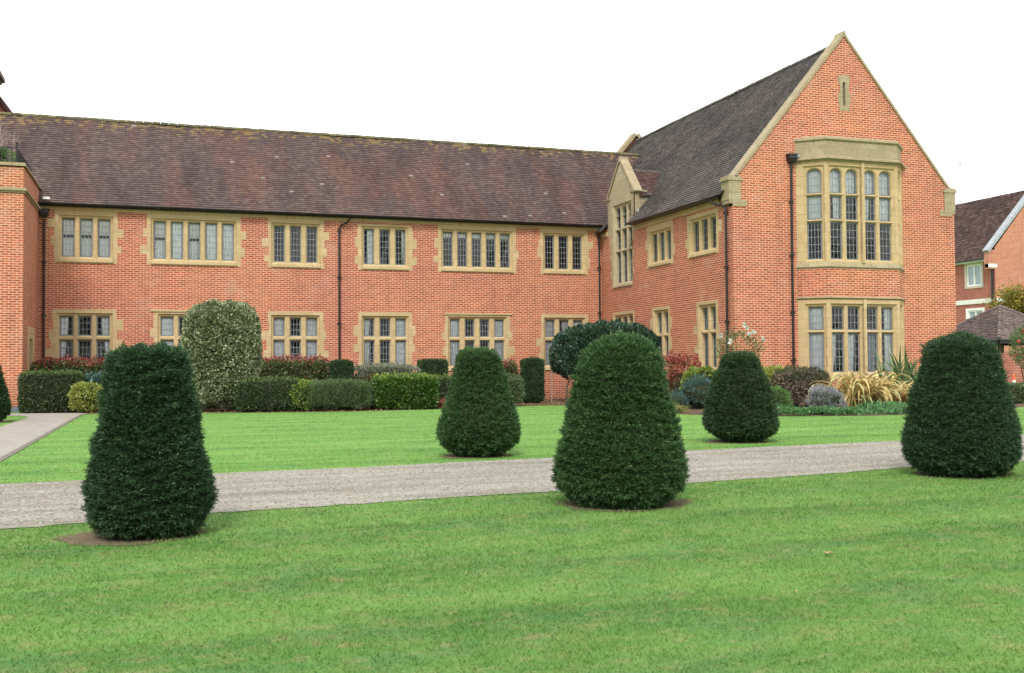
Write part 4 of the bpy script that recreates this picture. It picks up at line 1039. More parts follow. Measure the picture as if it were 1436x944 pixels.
def downpipe(pts, F=None, r=.038, collars=(), hopper=None, brackets=()):
    b = MB(); b.tube(pts, r, 10)
    o = b.build('downpipe', M['black'], B, smooth=False, uvs=False)
    c = MB()
    for p in collars:
        c.tube([(p[0], p[1], p[2] - .05), (p[0], p[1], p[2] + .05)], r * 1.4, 10); c.box((p[0] - .075, p[1] - .006, p[2] - .02), (p[0] + .075, p[1] + .045, p[2] + .02))
    if c.v: c.build('pipe_collar', M['black'], o, uvs=False)
    if hopper:
        x, y, z = hopper; hb = MB()
        a, b3 = .14, .09
        hb.add([(x - b3, y - b3, z), (x + b3, y - b3, z), (x + b3, y + b3, z), (x - b3, y + b3, z), (x - a, y - a, z + .14), (x + a, y - a, z + .14), (x + a, y + b3, z + .14), (x - a, y + b3, z + .14), (x - a, y - a, z + .26), (x + a, y - a, z + .26), (x + a, y + b3, z + .26), (x - a, y + b3, z + .26)],
               [(3, 2, 1, 0), (0, 1, 5, 4), (1, 2, 6, 5), (2, 3, 7, 6), (3, 0, 4, 7), (4, 5, 9, 8), (5, 6, 10, 9), (6, 7, 11, 10), (7, 4, 8, 11), (8, 9, 10, 11)])
        hb.box((x - a - .02, y - a - .02, z + .24), (x + a + .02, y + b3, z + .275))
        hb.build('hopper', M['black'], o, uvs=False)
    return o
yp = Y0 - .075
downpipe([(6.62, 38.0, 6.84), (6.60, 38.0, 6.74), (6.50, 38.12, 6.60), (6.30, yp, 6.52), (6.24, yp, 6.42), (6.24, yp, .05)], collars=[(6.24, yp, z) for z in (6.35, 4.6, 2.9, 1.2)])
downpipe([(-3.72, yp, 6.35), (-3.72, yp, .05)], collars=[(-3.72, yp, z) for z in (4.9, 3.1, 1.3)], hopper=(-3.72, yp, 6.42))
downpipe([(16.55, 38.02, 6.58), (16.60, yp, 6.45), (16.64, yp, 6.35), (16.64, yp, .05)], collars=[(16.64, yp, z) for z in (5.2, 3.4, 1.6)])
xp = X1 - .075
downpipe([(16.42, 28.95, 6.55), (16.42, 28.95, 6.42), (16.5, 28.75, 6.30), (xp - .02, 28.52, 6.22), (xp, 28.48, 6.08), (xp, 28.48, .05)], collars=[(xp, 28.48, z) for z in (6.0, 4.3, 2.6)])
yg = YG - .075
downpipe([(18.86, yg, 7.6), (18.84, yg, 4.0), (18.84, yg, .05)], collars=[(18.85, yg, z) for z in (6.4, 4.7, 2.9, 1.4)], hopper=(18.86, yg, 7.62))
ob = MB(); ob.tube([(19.12, YG - .12, 7.84), (18.92, YG - .09, 7.80)], .045, 8); ob.build('bay_outlet', M['lead'], B, uvs=False)
# small white floodlight-like bird box at the pier and stray loose bits are left to the photo; a white bracket sits on the eaves
wb = MB(); wb.box((-3.74, 37.86, 6.98), (-3.52, 38.0, 7.06)); wb.build('eaves_bracket', M['white'], B, uvs=False)

# --- entrance block at the left
PY, PT = 34.22, 7.36
eb = MB()
FP = frame((0, PY, 0), (1, 0, 0), (0, -1, 0)); FPS = frame((XL, 0, 0), (0, 1, 0), (1, 0, 0))
eb.flat([(-11, .14), (XL, .14), (XL, PT), (-11, PT)], [], 0, FP)
eb.flat([(PY, .14), (Y0 + .5, .14), (Y0 + .5, PT), (PY, PT)], [rect(35.72, .2, 36.75, 2.35)], 0, FPS)
eb.flat([(-11, PY), (XL, PY), (XL, Y0 + .8), (-11, Y0 + .8)], [], PT - .02)
eb.flat([(-11, PY), (XL, PY), (XL, Y0 + .8), (-11, Y0 + .8)], [], PT - .02)
eb.v = eb.v; eb.build('entrance_block_wall', M['brick'], B)
pb = MB(); pb.box((-11, PY - .03, 0), (XL + .03, Y0, .16)); pb.build('plinth', M['plinth'], B)
es = MB()
def lring(mb, z0, z1, d): mb.box((-11, PY - d, z0), (XL + d, Y0 + .3, z1))
lring(es, 7.39, 7.44, .06); lring(es, 7.44, 7.49, .035)
lring(es, 6.58, 6.64, .04); lring(es, 6.64, 6.70, .09); lring(es, 6.70, 6.74, .05)
es.build('parapet_coping', M['stone_old'], B)
dw = MB()
dw.flat([(35.38, .14), (37.2, .14), (37.2, 2.62), (35.38, 2.62)], [rect(35.80, .14, 36.66, 2.25)], .02, FPS)
dw.loft(rect(35.80, .14, 36.66, 2.25), .02, rect(35.80, .14, 36.66, 2.25), -.35, FPS)
dw.loft([(35.38, .14), (37.2, .14), (37.2, 2.62), (35.38, 2.62)], .02, [(35.38, .14), (37.2, .14), (37.2, 2.62), (35.38, 2.62)], 0, FPS)
ds = dw.build('doorway', M['stone'], B)
dd = MB(); dd.box((35.8, .16, -.34), (36.66, 2.25, -.28), FPS); dd.build('door', M['wood'], ds)
# roof-terrace railing
rl = empty('railing', (-5, PY + .25, 7.48)); rl.parent = B; rl.location = Vector((-5, PY + .25, 7.48)) - Vector(B.location)
rm = MB(); rx, ry = -4.12, PY + .22
rm.tube([(-10, ry, 7.98), (rx, ry, 7.98), (rx, 37.9, 7.98)], .016, 6); rm.tube([(-10, ry, 7.60), (rx, ry, 7.60), (rx, 37.9, 7.60)], .012, 6)
rm.build('rail', M['black'], rl, uvs=False)
rm = MB()
for i in range(20): rm.tube([(rx - .14 * (i + 1), ry, 7.5), (rx - .14 * (i + 1), ry, 7.98)], .012, 5)
for i in range(26): rm.tube([(rx, ry + .14 * (i + 1), 7.5), (rx, ry + .14 * (i + 1), 7.98)], .012, 5)
rm.build('bars', M['black'], rl, uvs=False)
rm = MB()
rm.tube([(rx, ry, 7.48), (rx, ry, 8.10)], .03, 8); rm.tube([(rx, ry, 8.08), (rx, ry, 8.13), (rx, ry, 8.17)], [.02, .045, .01], 8)
rm.build('post', M['black'], rl, uvs=False)
# gabled block and chimney behind at the far left
gb2 = MB(); FQ = frame((0, 44.6, 0), (1, 0, 0), (0, -1, 0))
gx, gz = -8.7, 16.2
gb2.flat([(-12.5, 6), (-4.9, 6), (-4.9, 10.3), (gx, 15.6), (-12.5, 10.3)], [], 0, FQ)
gb2.build('rear_gable_wall', M['brick2'], B)
gc = MB(); coping(gc, FQ, -4.6, 9.82, gx, 15.55, .16, -6, .12); coping(gc, FQ, -12.8, 9.82, gx, 15.55, .16, -6, .121); gc.build('rear_gable_roof', M['tile_far'], B)
ch = MB(); ch.box((-7.2, 43.4, 9.5), (-5.98, 44.3, 12.35)); 
ch.mi = 1; ch.box((-7.3, 43.3, 12.35), (-5.86, 44.4, 12.45)); ch.box((-7.38, 43.2, 12.45), (-5.76, 44.5, 12.62))
ch.prism([(-7.35, 12.62), (-5.80, 12.62), (-5.98, 12.74), (-7.2, 12.74)], -.4, .5, frame((0, 43.9, 0), (1, 0, 0), (0, -1, 0)))
ch.build('chimney', [M['brick2'], M['tile_far']], B)

# ------------------------------------------------------------------ twiggy shrub on the entrance block
def twig_shrub():
    root = empty('bare_shrub', (-4.9, 35.2, 7.45), 'bare twiggy shrub behind the roof-terrace railing at far left', 'shrub')
    r = random.Random(3); b = MB()
    for i in range(34):
        x = r.uniform(-6.4, -4.35); y = r.uniform(34.8, 35.8); p = Vector((x, y, 7.4)); lean = Vector((r.uniform(-.12, .3), r.uniform(-.15, .15), 1)).normalized(); h = r.uniform(.9, 1.7)
        pts = [p, p + lean * h * .5 + Vector((r.uniform(-.04, .04), 0, 0)), p + lean * h]
        b.tube(pts, [.016, .013, .007], 4)
        for k in range(4):
            q = p + lean * h * r.uniform(.35, .85); d = Vector((r.uniform(-.7, .7), r.uniform(-.4, .4), .9)).normalized()
            b.tube([q, q + d * r.uniform(.25, .5)], [.009, .005], 3)
    b.build('twigs', M['greytwig'], root, uvs=False)
    g = shrub('box_planting', 'low clipped green planting behind the railing at far left, on the terrace', 'shrub', (-5.7, 34.95, 7.45), (1.45, .30, .27), L['feather'], 3000, .06, e=5, seed=31)
twig_shrub()

# ------------------------------------------------------------------ shrubs in the beds
S = shrub
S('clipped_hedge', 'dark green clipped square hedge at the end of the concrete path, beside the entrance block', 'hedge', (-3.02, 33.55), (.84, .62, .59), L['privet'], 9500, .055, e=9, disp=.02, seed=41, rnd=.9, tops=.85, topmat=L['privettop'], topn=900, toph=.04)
S('photinia_hedge', 'red-tipped hedge under the leftmost ground-floor window', 'hedge', (-2.55, 36.3), (1.35, .5, .77), L['photinia'], 6000, .085, e=5, disp=.06, seed=42, tops=.72, topmat=L['photred'], topn=1500, topleaf=.08, toph=.07, topname='red_tips')
S('golden_shrub', 'yellow-green leafy shrub between the square hedge and the nearest yew', 'shrub', (-1.98, 32.7), (.46, .4, .44), L['euonymus'], 2600, .085, e=2.4, disp=.06, seed=43)
S('variegated_shrub', 'tall column-shaped shrub of cream-edged leaves in front of a ground-floor window', 'shrub', (1.70, 31.9), (1.04, .92, 1.64), L['silver'], 30000, .075, w=.62, e=3.6, disp=.09, dscale=1.2, seed=44, rnd=.9, fill=.18)
S('photinia_hedge', 'red-tipped hedge under the third ground-floor window from the left', 'hedge', (4.25, 36.1), (1.40, .55, .76), L['photinia'], 6500, .09, e=5, disp=.07, seed=45, tops=.78, topmat=L['photred'], topn=800, topleaf=.10, toph=.12, topname='red_tips')
S('clipped_yew_block', 'small dark clipped yew block at the foot of the middle downpipe', 'topiary', (5.88, 35.7), (.36, .36, .78), L['yewdark'], 9000, .055, w=.35, e=6, disp=.02, seed=46, rnd=.9, group='clipped yew blocks in the bed')
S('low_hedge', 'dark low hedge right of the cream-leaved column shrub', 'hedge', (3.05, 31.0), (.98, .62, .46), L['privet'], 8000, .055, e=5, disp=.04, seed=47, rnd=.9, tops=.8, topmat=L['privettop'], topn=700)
S('yellow_green_shrub', 'small yellow-green shrub between the dark low hedge and the feathery rosemary', 'shrub', (3.98, 30.75), (.42, .5, .45), L['lime'], 2200, .07, e=3, disp=.06, seed=48)
def spikes(mat, c, half, n, ln, w, seed, lean=.35, name='stems'):
    def fn(root):
        r = np.random.default_rng(seed)
        P = np.stack([r.uniform(-half[0], half[0], n) + c[0], r.uniform(-half[1], half[1], n) + c[1], r.uniform(.15, .85, n) * half[2] * 2], 1)
        D = np.stack([r.normal(0, lean, n), r.normal(0, lean, n) - .1, np.ones(n)], 1)
        V, Q = leaves(P, D, ln * r.uniform(.6, 1.2, n), w, seed)
        mesh_np(name, V, Q, mat, root)
    return fn
S('rosemary_bush', 'feathery upright rosemary bush at the lawn edge, left of the bright green hedge', 'shrub', (4.92, 30.6), (.96, .62, .43), L['rosemary'], 9000, .085, w=.16, e=3.5, disp=.06, seed=49, up=1.2, rnd=.5, extra=spikes(L['rosetop'], (4.92, 30.6), (.85, .55, .46), 3500, .16, .08, 50, .25, 'fresh_shoots'))
S('grey_shrub', 'low silvery grey-green shrub under the fourth ground-floor window', 'shrub', (7.45, 35.8), (1.30, .5, .70), L['lav'], 6000, .075, w=.3, e=3, disp=.10, seed=51, up=.8)
S('clipped_yew_block', 'wide dark clipped yew block between the fourth and fifth ground-floor windows', 'topiary', (9.15, 35.9), (.47, .42, .79), L['yewdark'], 11000, .055, w=.35, e=7, disp=.02, seed=52, rnd=.9, group='clipped yew blocks in the bed')
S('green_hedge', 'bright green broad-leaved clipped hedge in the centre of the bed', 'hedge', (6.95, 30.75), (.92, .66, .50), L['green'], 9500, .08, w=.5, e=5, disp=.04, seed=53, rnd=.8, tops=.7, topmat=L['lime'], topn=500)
S('brown_hedge', 'brownish twiggy hedge end just left of the bright green hedge', 'hedge', (6.22, 31.5), (.45, .5, .52), L['brownleaf'], 2400, .06, e=4, disp=.05, seed=54)
S('low_hedge', 'dull green hedge with bare legs directly behind the far small yew', 'hedge', (8.75, 31.6), (.95, .5, .48), L['privet'], 6000, .06, e=5, disp=.05, seed=55, rnd=.9, tops=.7, topmat=L['lime'], topn=400)
S('red_bedding_plant', 'low red-leaved plant at the lawn edge beside the bright green hedge', 'plant', (8.02, 30.65), (.30, .2, .13), L['redleaf'], 700, .06, e=2, disp=.05, seed=56, core=False)
S('round_shrub', 'rounded grey-green clipped shrub just right of the small yew across the drive', 'shrub', (10.35, 31.4), (.55, .5, .53), L['rosemary'], 5200, .055, e=3.2, disp=.03, seed=58, rnd=.9)
S('photinia_hedge', 'pink-tipped hedge left of the tall yew column', 'hedge', (11.25, 36.0), (1.1, .45, .72), L['photinia'], 4500, .09, e=4, disp=.08, seed=59, tops=.6, topmat=L['photred'], topn=700, toph=.1, topname='red_tips')
S('yew_column', 'tall narrow dark clipped yew column beside the laurel tree', 'topiary', (12.12, 33.7), (.33, .33, .79), L['yewdark'], 11000, .055, w=.35, e=6, disp=.02, seed=60, rnd=.9)
def laurel():
    c = (15.35, 34.6); root = empty('laurel_tree', (c[0], c[1], 0), 'clipped glossy dark laurel tree with a dome crown in the building corner', 'tree')
    half = (2.05, 1.35, 1.12); cc = (c[0], c[1], 1.72); n = 52000; r = np.random.default_rng(61)
    P, N = super_pts(n, cc, half, 2.4, 61)
    P = P + N * (sn(P, .9, 61) * .10 + sn(P, 2.6, 62) * .05 - r.uniform(0, 1, n) ** 2 * .25)[:, None]
    k = P[:, 2] > .95 + .25 * sn(P * [1, 1, 0], 1.2, 63); P, N = P[k], N[k]
    D = N * .8 + r.normal(size=P.shape) * .7 + np.array([0, 0, .1])
    V, Q = leaves(P, D, .11 * r.uniform(.7, 1.2, len(P)), .45, 64, .06)
    mesh_np('crown', V, Q, L['laurel'], root)
    core_mesh('inner_twigs', (c[0], c[1], 1.85), (1.75, 1.05, .85), 2.4, M['twig'], root, .06, 3, .9)
    b = MB()
    for dx, dy in ((-1.75, -.3), (-.55, .1), (.6, -.2)):
        b.tube([(c[0] + dx, c[1] + dy, 0), (c[0] + dx + .05, c[1] + dy, .6), (c[0] + dx * .6, c[1] + dy, 1.7)], [.045, .035, .03], 8)
    b.build('trunk', M['bark'], root)
laurel()
sk = MB(); sk.tube([(13.02, 34.2, 0), (13.03, 34.2, 1.08)], .018, 8); sk.tube([(13.03, 34.2, 1.08), (13.03, 34.2, 1.11)], [.018, .004], 8)
tag(sk.build('garden_stake', M['greytwig'], uvs=False), 'thin pale garden stake upright in the bed below the laurel', 'stake')
S('red_shrub', 'crimson-leaved shrub by the side wall, right of the middle front yew', 'shrub', (15.55, 29.6), (.72, .55, .88), L['redleaf'], 3000, .09, w=.4, e=2.3, disp=.16, dscale=1.4, seed=65, fill=.7, core=False,
  extra=lambda root: (core_mesh('inner_twigs', (15.6, 29.65, .55), (.45, .35, .55), 2.4, M['twig'], root, .08, 4), None))
S('bronze_shrub', 'bronze and green shrub at the foot of the crimson shrub', 'shrub', (15.55, 29.15), (.5, .35, .42), L['brownleaf'], 2200, .07, w=.35, e=2.4, disp=.12, seed=66, up=.8)
S('yellow_green_shrub', 'yellow-green shrub under the narrow side window nearest the corner', 'shrub', (15.1, 27.3), (.50, .45, .62), L['lime'], 2600, .085, e=2.5, disp=.08, seed=67)
S('blue_shrub', 'blue-green feathery shrub half hidden behind the small dark yew', 'shrub', (14.75, 26.6), (.55, .45, .44), L['blue'], 4200, .07, w=.2, e=2.4, disp=.12, seed=68, up=.8)
S('blue_shrub', 'low blue-grey plant at the left foot of the blue-green feathery shrub', 'shrub', (13.85, 26.6), (.36, .3, .24), L['blue'], 1500, .06, w=.2, e=2.2, disp=.1, seed=69, up=.8)
def rose(name, label, c, half, n, flowers, petal, seed, stems=14, leafmat='roseleaf'):
    root = empty(name, (c[0], c[1], 0), label, 'rose bush'); r = np.random.default_rng(seed); rr = random.Random(seed)
    zc = c[2]; P = r.normal(size=(n, 3)); P = unit(P) * r.uniform(.3, 1, (n, 1)) ** .5 * np.array(half) + np.array([c[0], c[1], zc])
    k = sn(P, 1.6, seed) > -.25; P = P[k]
    V, Q = leaves(P, r.normal(size=P.shape) + [0, 0, .1], .075 * r.uniform(.6, 1.3, len(P)), .5, seed, .08)
    mesh_np('foliage', V, Q, L[leafmat], root)
    b = MB()
    for i in range(stems):
        a = rr.uniform(-1, 1); e2 = rr.uniform(-1, 1)
        b.tube([(c[0] + a * .15, c[1] + e2 * .12, 0), (c[0] + a * half[0] * .5, c[1] + e2 * .2, zc * .6), (c[0] + a * half[0] * .95, c[1] + e2 * half[1] * .8, zc + half[2] * rr.uniform(0, .9))], [.014, .010, .004], 5)
    b.build('stems', M['bark'], root)
    for (fx, fy, fz) in flowers:
        m = 16; p = np.tile([fx, fy, fz], (m, 1)) + r.normal(0, .012, (m, 3)); D = unit(r.normal(size=(m, 3)) + [0, -.6, .3])
        V, Q = leaves(p, D, .085 * r.uniform(.7, 1.2, m), .9, seed + 1, .1)
        mesh_np('flower', V, Q, petal, root)
    return root
rose('rose_bush', 'tall loose rose bush with white flowers in front of the wing corner', (15.75, 26.2, 1.72), (.80, .40, .62), 1500, [(14.95, 25.9, 2.08), (15.82, 25.9, 2.30), (16.0, 25.85, 2.18), (16.28, 25.8, 1.98), (15.9, 25.9, 2.12), (15.3, 25.9, 1.9), (15.72, 25.9, 2.38)], L['petalwhite'], 71)
S('golden_shrub', 'yellow-green rounded shrub right of the small dark yew by the gable wall', 'shrub', (16.55, 25.6), (.56, .45, .60), L['euonymus'], 3800, .08, e=2.6, disp=.07, seed=72)
S('feathery_plant', 'soft green feathery plant between the small dark yew and the pinkish shrub', 'plant', (15.15, 23.6), (.42, .35, .33), L['feather'], 3500, .075, w=.12, e=2.4, disp=.05, seed=73, up=1.0)
S('pink_shrub', 'dark twiggy shrub with pinkish grey leaves below the bay', 'shrub', (16.95, 25.0), (.80, .55, .56), L['pinkgrey'], 6000, .065, w=.4, e=2.6, disp=.08, seed=74, rnd=.9, tops=.35, topmat=L['darktop'], topn=2600, topleaf=.055, topname='dark_shoots')
S('lavender_bush', 'grey lavender bush in front of the pinkish shrub', 'shrub', (15.75, 22.2), (.42, .36, .33), L['greymauve'], 4200, .075, w=.13, e=2.2, disp=.08, seed=75, up=.9)
S('lavender_bush', 'small low grey lavender clump at the lawn edge left of the bigger lavender', 'shrub', (14.25, 22.3), (.26, .2, .12), L['greymauve'], 900, .05, w=.15, e=2.2, disp=.04, seed=76, up=.6)
def straps(name, label, c, n, ln, w, mat, seed, rise=.75, spread=1.0, droop=1.2, cat='plant', dirbias=(0, 0)):
    """clump of arching strap leaves"""
    root = empty(name, (c[0], c[1], 0), label, cat); r = random.Random(seed); V, Q = [], []
    for i in range(n):
        a = r.uniform(0, 2 * PI); x = c[0] + r.gauss(0, c[2]); y = c[1] + r.gauss(0, c[3]); l = ln * r.uniform(.6, 1.15)
        el = math.radians(r.uniform(40, 88)) * rise + .15; dx, dy = math.cos(a) + dirbias[0], math.sin(a) + dirbias[1]; q = math.hypot(dx, dy) or 1; dx /= q; dy /= q
        K = 9; px, py, pz = x, y, .02; ang = el; ww = w * r.uniform(.7, 1.2); sx, sy = -dy, dx; tw = r.uniform(-.5, .5)
        k0 = len(V)
        for k in range(K):
            t = k / (K - 1); wd = ww * (1 - t ** 2.2) * (.6 + .4 * min(1, t * 4)) * .5 + .001
            V.append((px - sx * wd, py - sy * wd, max(.01, pz + tw * wd))); V.append((px + sx * wd, py + sy * wd, max(.01, pz - tw * wd)))
            st = l / (K - 1); px += dx * math.cos(ang) * st * spread; py += dy * math.cos(ang) * st * spread; pz += math.sin(ang) * st
            ang -= droop * r.uniform(.7, 1.2) / (K - 1) * (.35 + 2.0 * t)
        Q += [(k0 + 2 * k, k0 + 2 * k + 1, k0 + 2 * k + 3, k0 + 2 * k + 2) for k in range(K - 1)]
    mesh_np('leaves', np.array(V), np.array(Q), mat, root); return root
straps('striped_flax', 'large clump of arching yellow and bronze striped strap leaves under the bay', (18.1, 23.7, .36, .16), 260, 1.7, .095, L['phorm'], 77, rise=.92, droop=2.5)
straps('striped_flax', 'smaller drooping cream striped clump at the right end under the bay', (19.45, 24.1, .30, .15), 120, 1.25, .08, L['phorm'], 78, rise=.88, droop=2.5)
straps('green_flax', 'upright dark green strap-leaved clump against the gable wall, right of the bay', (20.6, 25.2, .34, .18), 90, 1.75, .12, L['phormgreen'], 79, rise=1.05, droop=.75)
straps('green_flax', 'spiky grey-green strap plant half hidden behind the nearest yew', (-1.55, 32.7, .10, .08), 22, .95, .055, L['phormgreen'], 80, rise=.9, droop=1.3)
straps('grass_clump', 'small straw-yellow ornamental grass tuft at the bed edge right of the middle yew', (12.85, 24.4, .05, .05), 150, .42, .010, L['straw'], 81, droop=2.2)
S('blue_shrub', 'broad blue-green leaf mound behind the golden shrub beside the path', 'shrub', (-1.9, 34.1), (.5, .4, .55), L['blue'], 900, .14, w=.5, e=2.3, disp=.08, seed=82)
# ground cover: nobody could count it
def cover():
    r = np.random.default_rng(83); n = 15000
    t = r.uniform(0, 1, n); x = 14.0 + t * 7.4; yb = np.interp(x, [14, 15, 17, 19, 21.5], [21.95, 21.45, 21.15, 21.85, 22.85]); y = yb + r.uniform(0, 1, n) ** 1.3 * 1.7
    P = np.stack([x, y, np.zeros(n)], 1); kk = sn(P, 1.1, 99) > -.45; P = P[kk]; n = len(P); h = .15 + .13 * sn(P, .6, 84); P[:, 2] = np.clip(h, .04, 1) * r.uniform(.2, 1, n)
    V, Q = leaves(P, r.normal(size=(n, 3)) + [0, -.2, .5], .07 * r.uniform(.6, 1.3, n), .55, 85, .05)
    V[:, 2] = np.maximum(V[:, 2], .008)
    tag(mesh_np('ground_cover', V, Q, L['cover']), 'low green ground cover along the bed edge below the bay', 'ground cover', kind='stuff')
    n = 9000; x = r.uniform(-2, 14, n); y = r.uniform(29.6, 37, n); P2 = np.stack([x, y], 1); k = inside(P2, BEDS + wallpts); P = np.stack([x[k], y[k], np.full(k.sum(), .012)], 1)
    V, Q = leaves(P, r.normal(size=P.shape) * [1, 1, .25], .07 * r.uniform(.5, 1.2, len(P)), .5, 86, .05); V[:, 2] = np.maximum(V[:, 2], .008)
    tag(mesh_np('leaf_litter', V, Q, M['deadleaf']), 'dry brown leaf litter and bark on the bed soil', 'leaf litter', kind='stuff')
cover()
S('low_hedge', 'low clipped olive hedge at the far right edge beyond the right yew', 'hedge', (26.6, 26.0), (1.9, .5, .30), L['rosemary'], 6000, .06, e=5, disp=.03, seed=87, rnd=.9)

# ------------------------------------------------------------------ far brick building on the right
FBd = empty('brick_house', (50, 52, 0), 'distant red brick house with white windows and a dark tiled roof behind the gable wing', 'building')
CX, CY = 47.7, 50.0; EZ2 = 7.72
FH = frame((CX, 0, 0), (0, -1, 0), (-1, 0, 0)); FHG = frame((0, CY, 0), (1, 0, 0), (0, -1, 0))
def far_window(u0, v0, u1, v1, F):
    fb = MB(); o = rect(u0, v0, u1, v1); i_ = rect(u0 + .16, v0 + .14, u1 - .16, v1 - .14)
    fb.flat(o, [i_], .03, F); fb.loft(o, .03, o, 0, F); fb.loft(i_, .03, i_, -.1, F)
    w = fb.build('window', M['white'] if v0 < 5 else mat_plain('buff_surround', (.52, .45, .36), .8), FBd)
    m = MB(); um = (u0 + u1) / 2
    a, b2 = u0 + .16, u1 - .16
    for x in (a, um - .05, b2 - .1 + .0): m.box((x, v0 + .14, -.09), (x + .1, v1 - .14, -.02), F)
    m.box((a, v0 + .14, -.088), (b2, v0 + .22, -.022), F); m.box((a, v1 - .22, -.088), (b2, v1 - .14, -.022), F)
    m.build('frame', M['white'], w, uvs=False)
    p = MB(); p.box((a, v0 + .14, -.085), (b2, v1 - .14, -.07), F); p.build('pane', mat_plain('far_glass', (.30, .36, .42), .08, .8, .1), w, uvs=False)
wins = [(-52.5, 5.95, -50.95, 7.55), (-52.45, 3.2, -50.9, 4.72)]
hb = MB(); hb.flat([(-60, 0), (-CY, 0), (-CY, EZ2), (-60, EZ2)], [rect(a + .1, b2 + .1, c - .1, d - .1) for a, b2, c, d in wins], 0, FH)
hb.build('side_wall', M['brick2'], FBd)
hb = MB(); GX = CX + 3.3
hb.flat([(CX, 0), (CX + 6.6, 0), (CX + 6.6, 8.3), (GX, 12.0), (CX, 8.3)], [], 0, FHG); hb.box((CX - .5, CY, 7.0), (CX, CY + .35, 8.15))
hb.build('gable_wall', M['brick3'], FBd)
for w in wins: far_window(*w, FH)
hb = MB(); hb.box((CX - .05, CY - .05, 4.98), (CX + 6.6, CY + .05, 5.26)); hb.box((CX - .05, CY - .05, 4.981), (CX + .02, 60, 5.261)); hb.box((CX - .5, CY - .03, 7.08), (CX + .15, CY + .3, 7.3))
hb.build('stone_band', M['blind'], FBd)
hb = MB(); coping(hb, FHG, CX - .5, 8.0, GX, 12.1, .17, -.35, .1); coping(hb, FHG, CX + 7.1, 8.0, GX, 12.1, .17, -.351, .101)
hb.build('coping', M['lead'], FBd)
ssl = math.hypot(3.6, 4.4); S3 = (3.6 / ssl, 0, 4.4 / ssl)
add_roof('roof', M['tile_far'], [tiled('r', None, (CX - .3, CY + .3, 7.68), (0, 1, 0), S3, 12, ssl, gauge=.2, width=.25, seed=9, lift=.03)], FBd)
hb = MB(); hb.add([(CX - .3, CY + .3, 7.66), (CX - .3, 62, 7.66), (CX + 3.3, 62, 12.06), (CX + 3.3, CY + .3, 12.06)], [(0, 1, 2, 3)]); hb.add([(CX + 6.9, CY + .3, 7.66), (CX + 6.9, 62, 7.66), (CX + 3.3, 62, 12.06), (CX + 3.3, CY + .3, 12.06)], [(0, 1, 2, 3)]); hb.build('roof_boarding', M['wood'], FBd)
hb = MB(); hb.box((CX - .42, CY + .4, 7.60), (CX - .30, 62, 7.72)); hb.tube([(CX - .1, CY + .15, 7.0), (CX - .1, CY + .15, 0)], .07, 8); hb.build('gutter', M['black'], FBd)
hb = MB(); hb.box((CX - .3, CY + .4, 7.53), (CX - .02, 62, 7.6)); hb.build('fascia', M['white'], FBd)

# ------------------------------------------------------------------ pyramid-roofed shelter
SH = empty('brick_shelter', (37.4, 39.1, 0), 'small brick shelter with a pyramid tiled roof and dark open sides at the right edge', 'shelter')
ex, ey, ez, hw, ah = 34.95, 36.5, 2.32, 2.45, 3.92
ax_, ay_ = ex + hw, ey + hw
k = math.hypot(hw, ah - ez)
parts = []
for (p0, U, Sd) in (((ex, ey, ez), (1, 0, 0), (0, hw / k, (ah - ez) / k)), ((ex, ey + 2 * hw, ez), (0, -1, 0), (hw / k, 0, (ah - ez) / k)), ((ex + 2 * hw, ey, ez), (0, 1, 0), (-hw / k, 0, (ah - ez) / k)), ((ex + 2 * hw, ey + 2 * hw, ez), (-1, 0, 0), (0, -hw / k, (ah - ez) / k))):
    parts.append(tiled('r', None, p0, U, Sd, 2 * hw, k, gauge=.14, width=.17, seed=12, lift=.045, clip=lambda u, s: (u > s * hw / k + .02) & (u < 2 * hw - s * hw / k - .02)))
add_roof('roof', M['tile_shed'], parts, SH)
hb = MB(); c4 = [(ex, ey, ez - .01), (ex + 2 * hw, ey, ez - .01), (ex + 2 * hw, ey + 2 * hw, ez - .01), (ex, ey + 2 * hw, ez - .01), (ax_, ay_, ah - .01)]
hb.add(c4, [(0, 1, 4), (1, 2, 4), (2, 3, 4), (3, 0, 4), (3, 2, 1, 0)]); hb.build('roof_boarding', M['wood'], SH)
hb = MB()
for dx, dy in ((1, 1), (-1, 1), (1, -1), (-1, -1)):
    for i in range(12):
        t = i / 12; p = Vector((ax_ - dx * hw * (1 - t), ay_ - dy * hw * (1 - t), ez + (ah - ez) * t + .05)); t2 = (i + 1.15) / 12; q = Vector((ax_ - dx * hw * (1 - t2), ay_ - dy * hw * (1 - t2), ez + (ah - ez) * t2 + .03))
        hb.tube([p, q], [.10, .07], 6)
hb.build('hip_tiles', M['tile_shed'], SH, uvs=False)
hb = MB()
for (a, b2) in (((ex, ey - .05), (ex + 2 * hw, ey + .02)), ((ex - .05, ey), (ex + .02, ey + 2 * hw)), ((ex, ey + 2 * hw - .02), (ex + 2 * hw, ey + 2 * hw + .05)), ((ex + 2 * hw - .02, ey), (ex + 2 * hw + .05, ey + 2 * hw))):
    hb.box((a[0], a[1], ez - .17), (b2[0], b2[1], ez + .0))
hb.tube([(ex - .07, ey - .07, ez - .03), (ex + 2 * hw, ey - .07, ez - .03)], .055, 6); hb.tube([(ex - .07, ey - .07, ez - .03), (ex - .07, ey + 2 * hw, ez - .03)], .055, 6)
hb.build('fascia', M['black'], SH)
hb = MB(); t_ = .22
wx0, wy0, wx1, wy1 = ex + .3, ey + .3, ex + 2 * hw - .3, ey + 2 * hw - .3
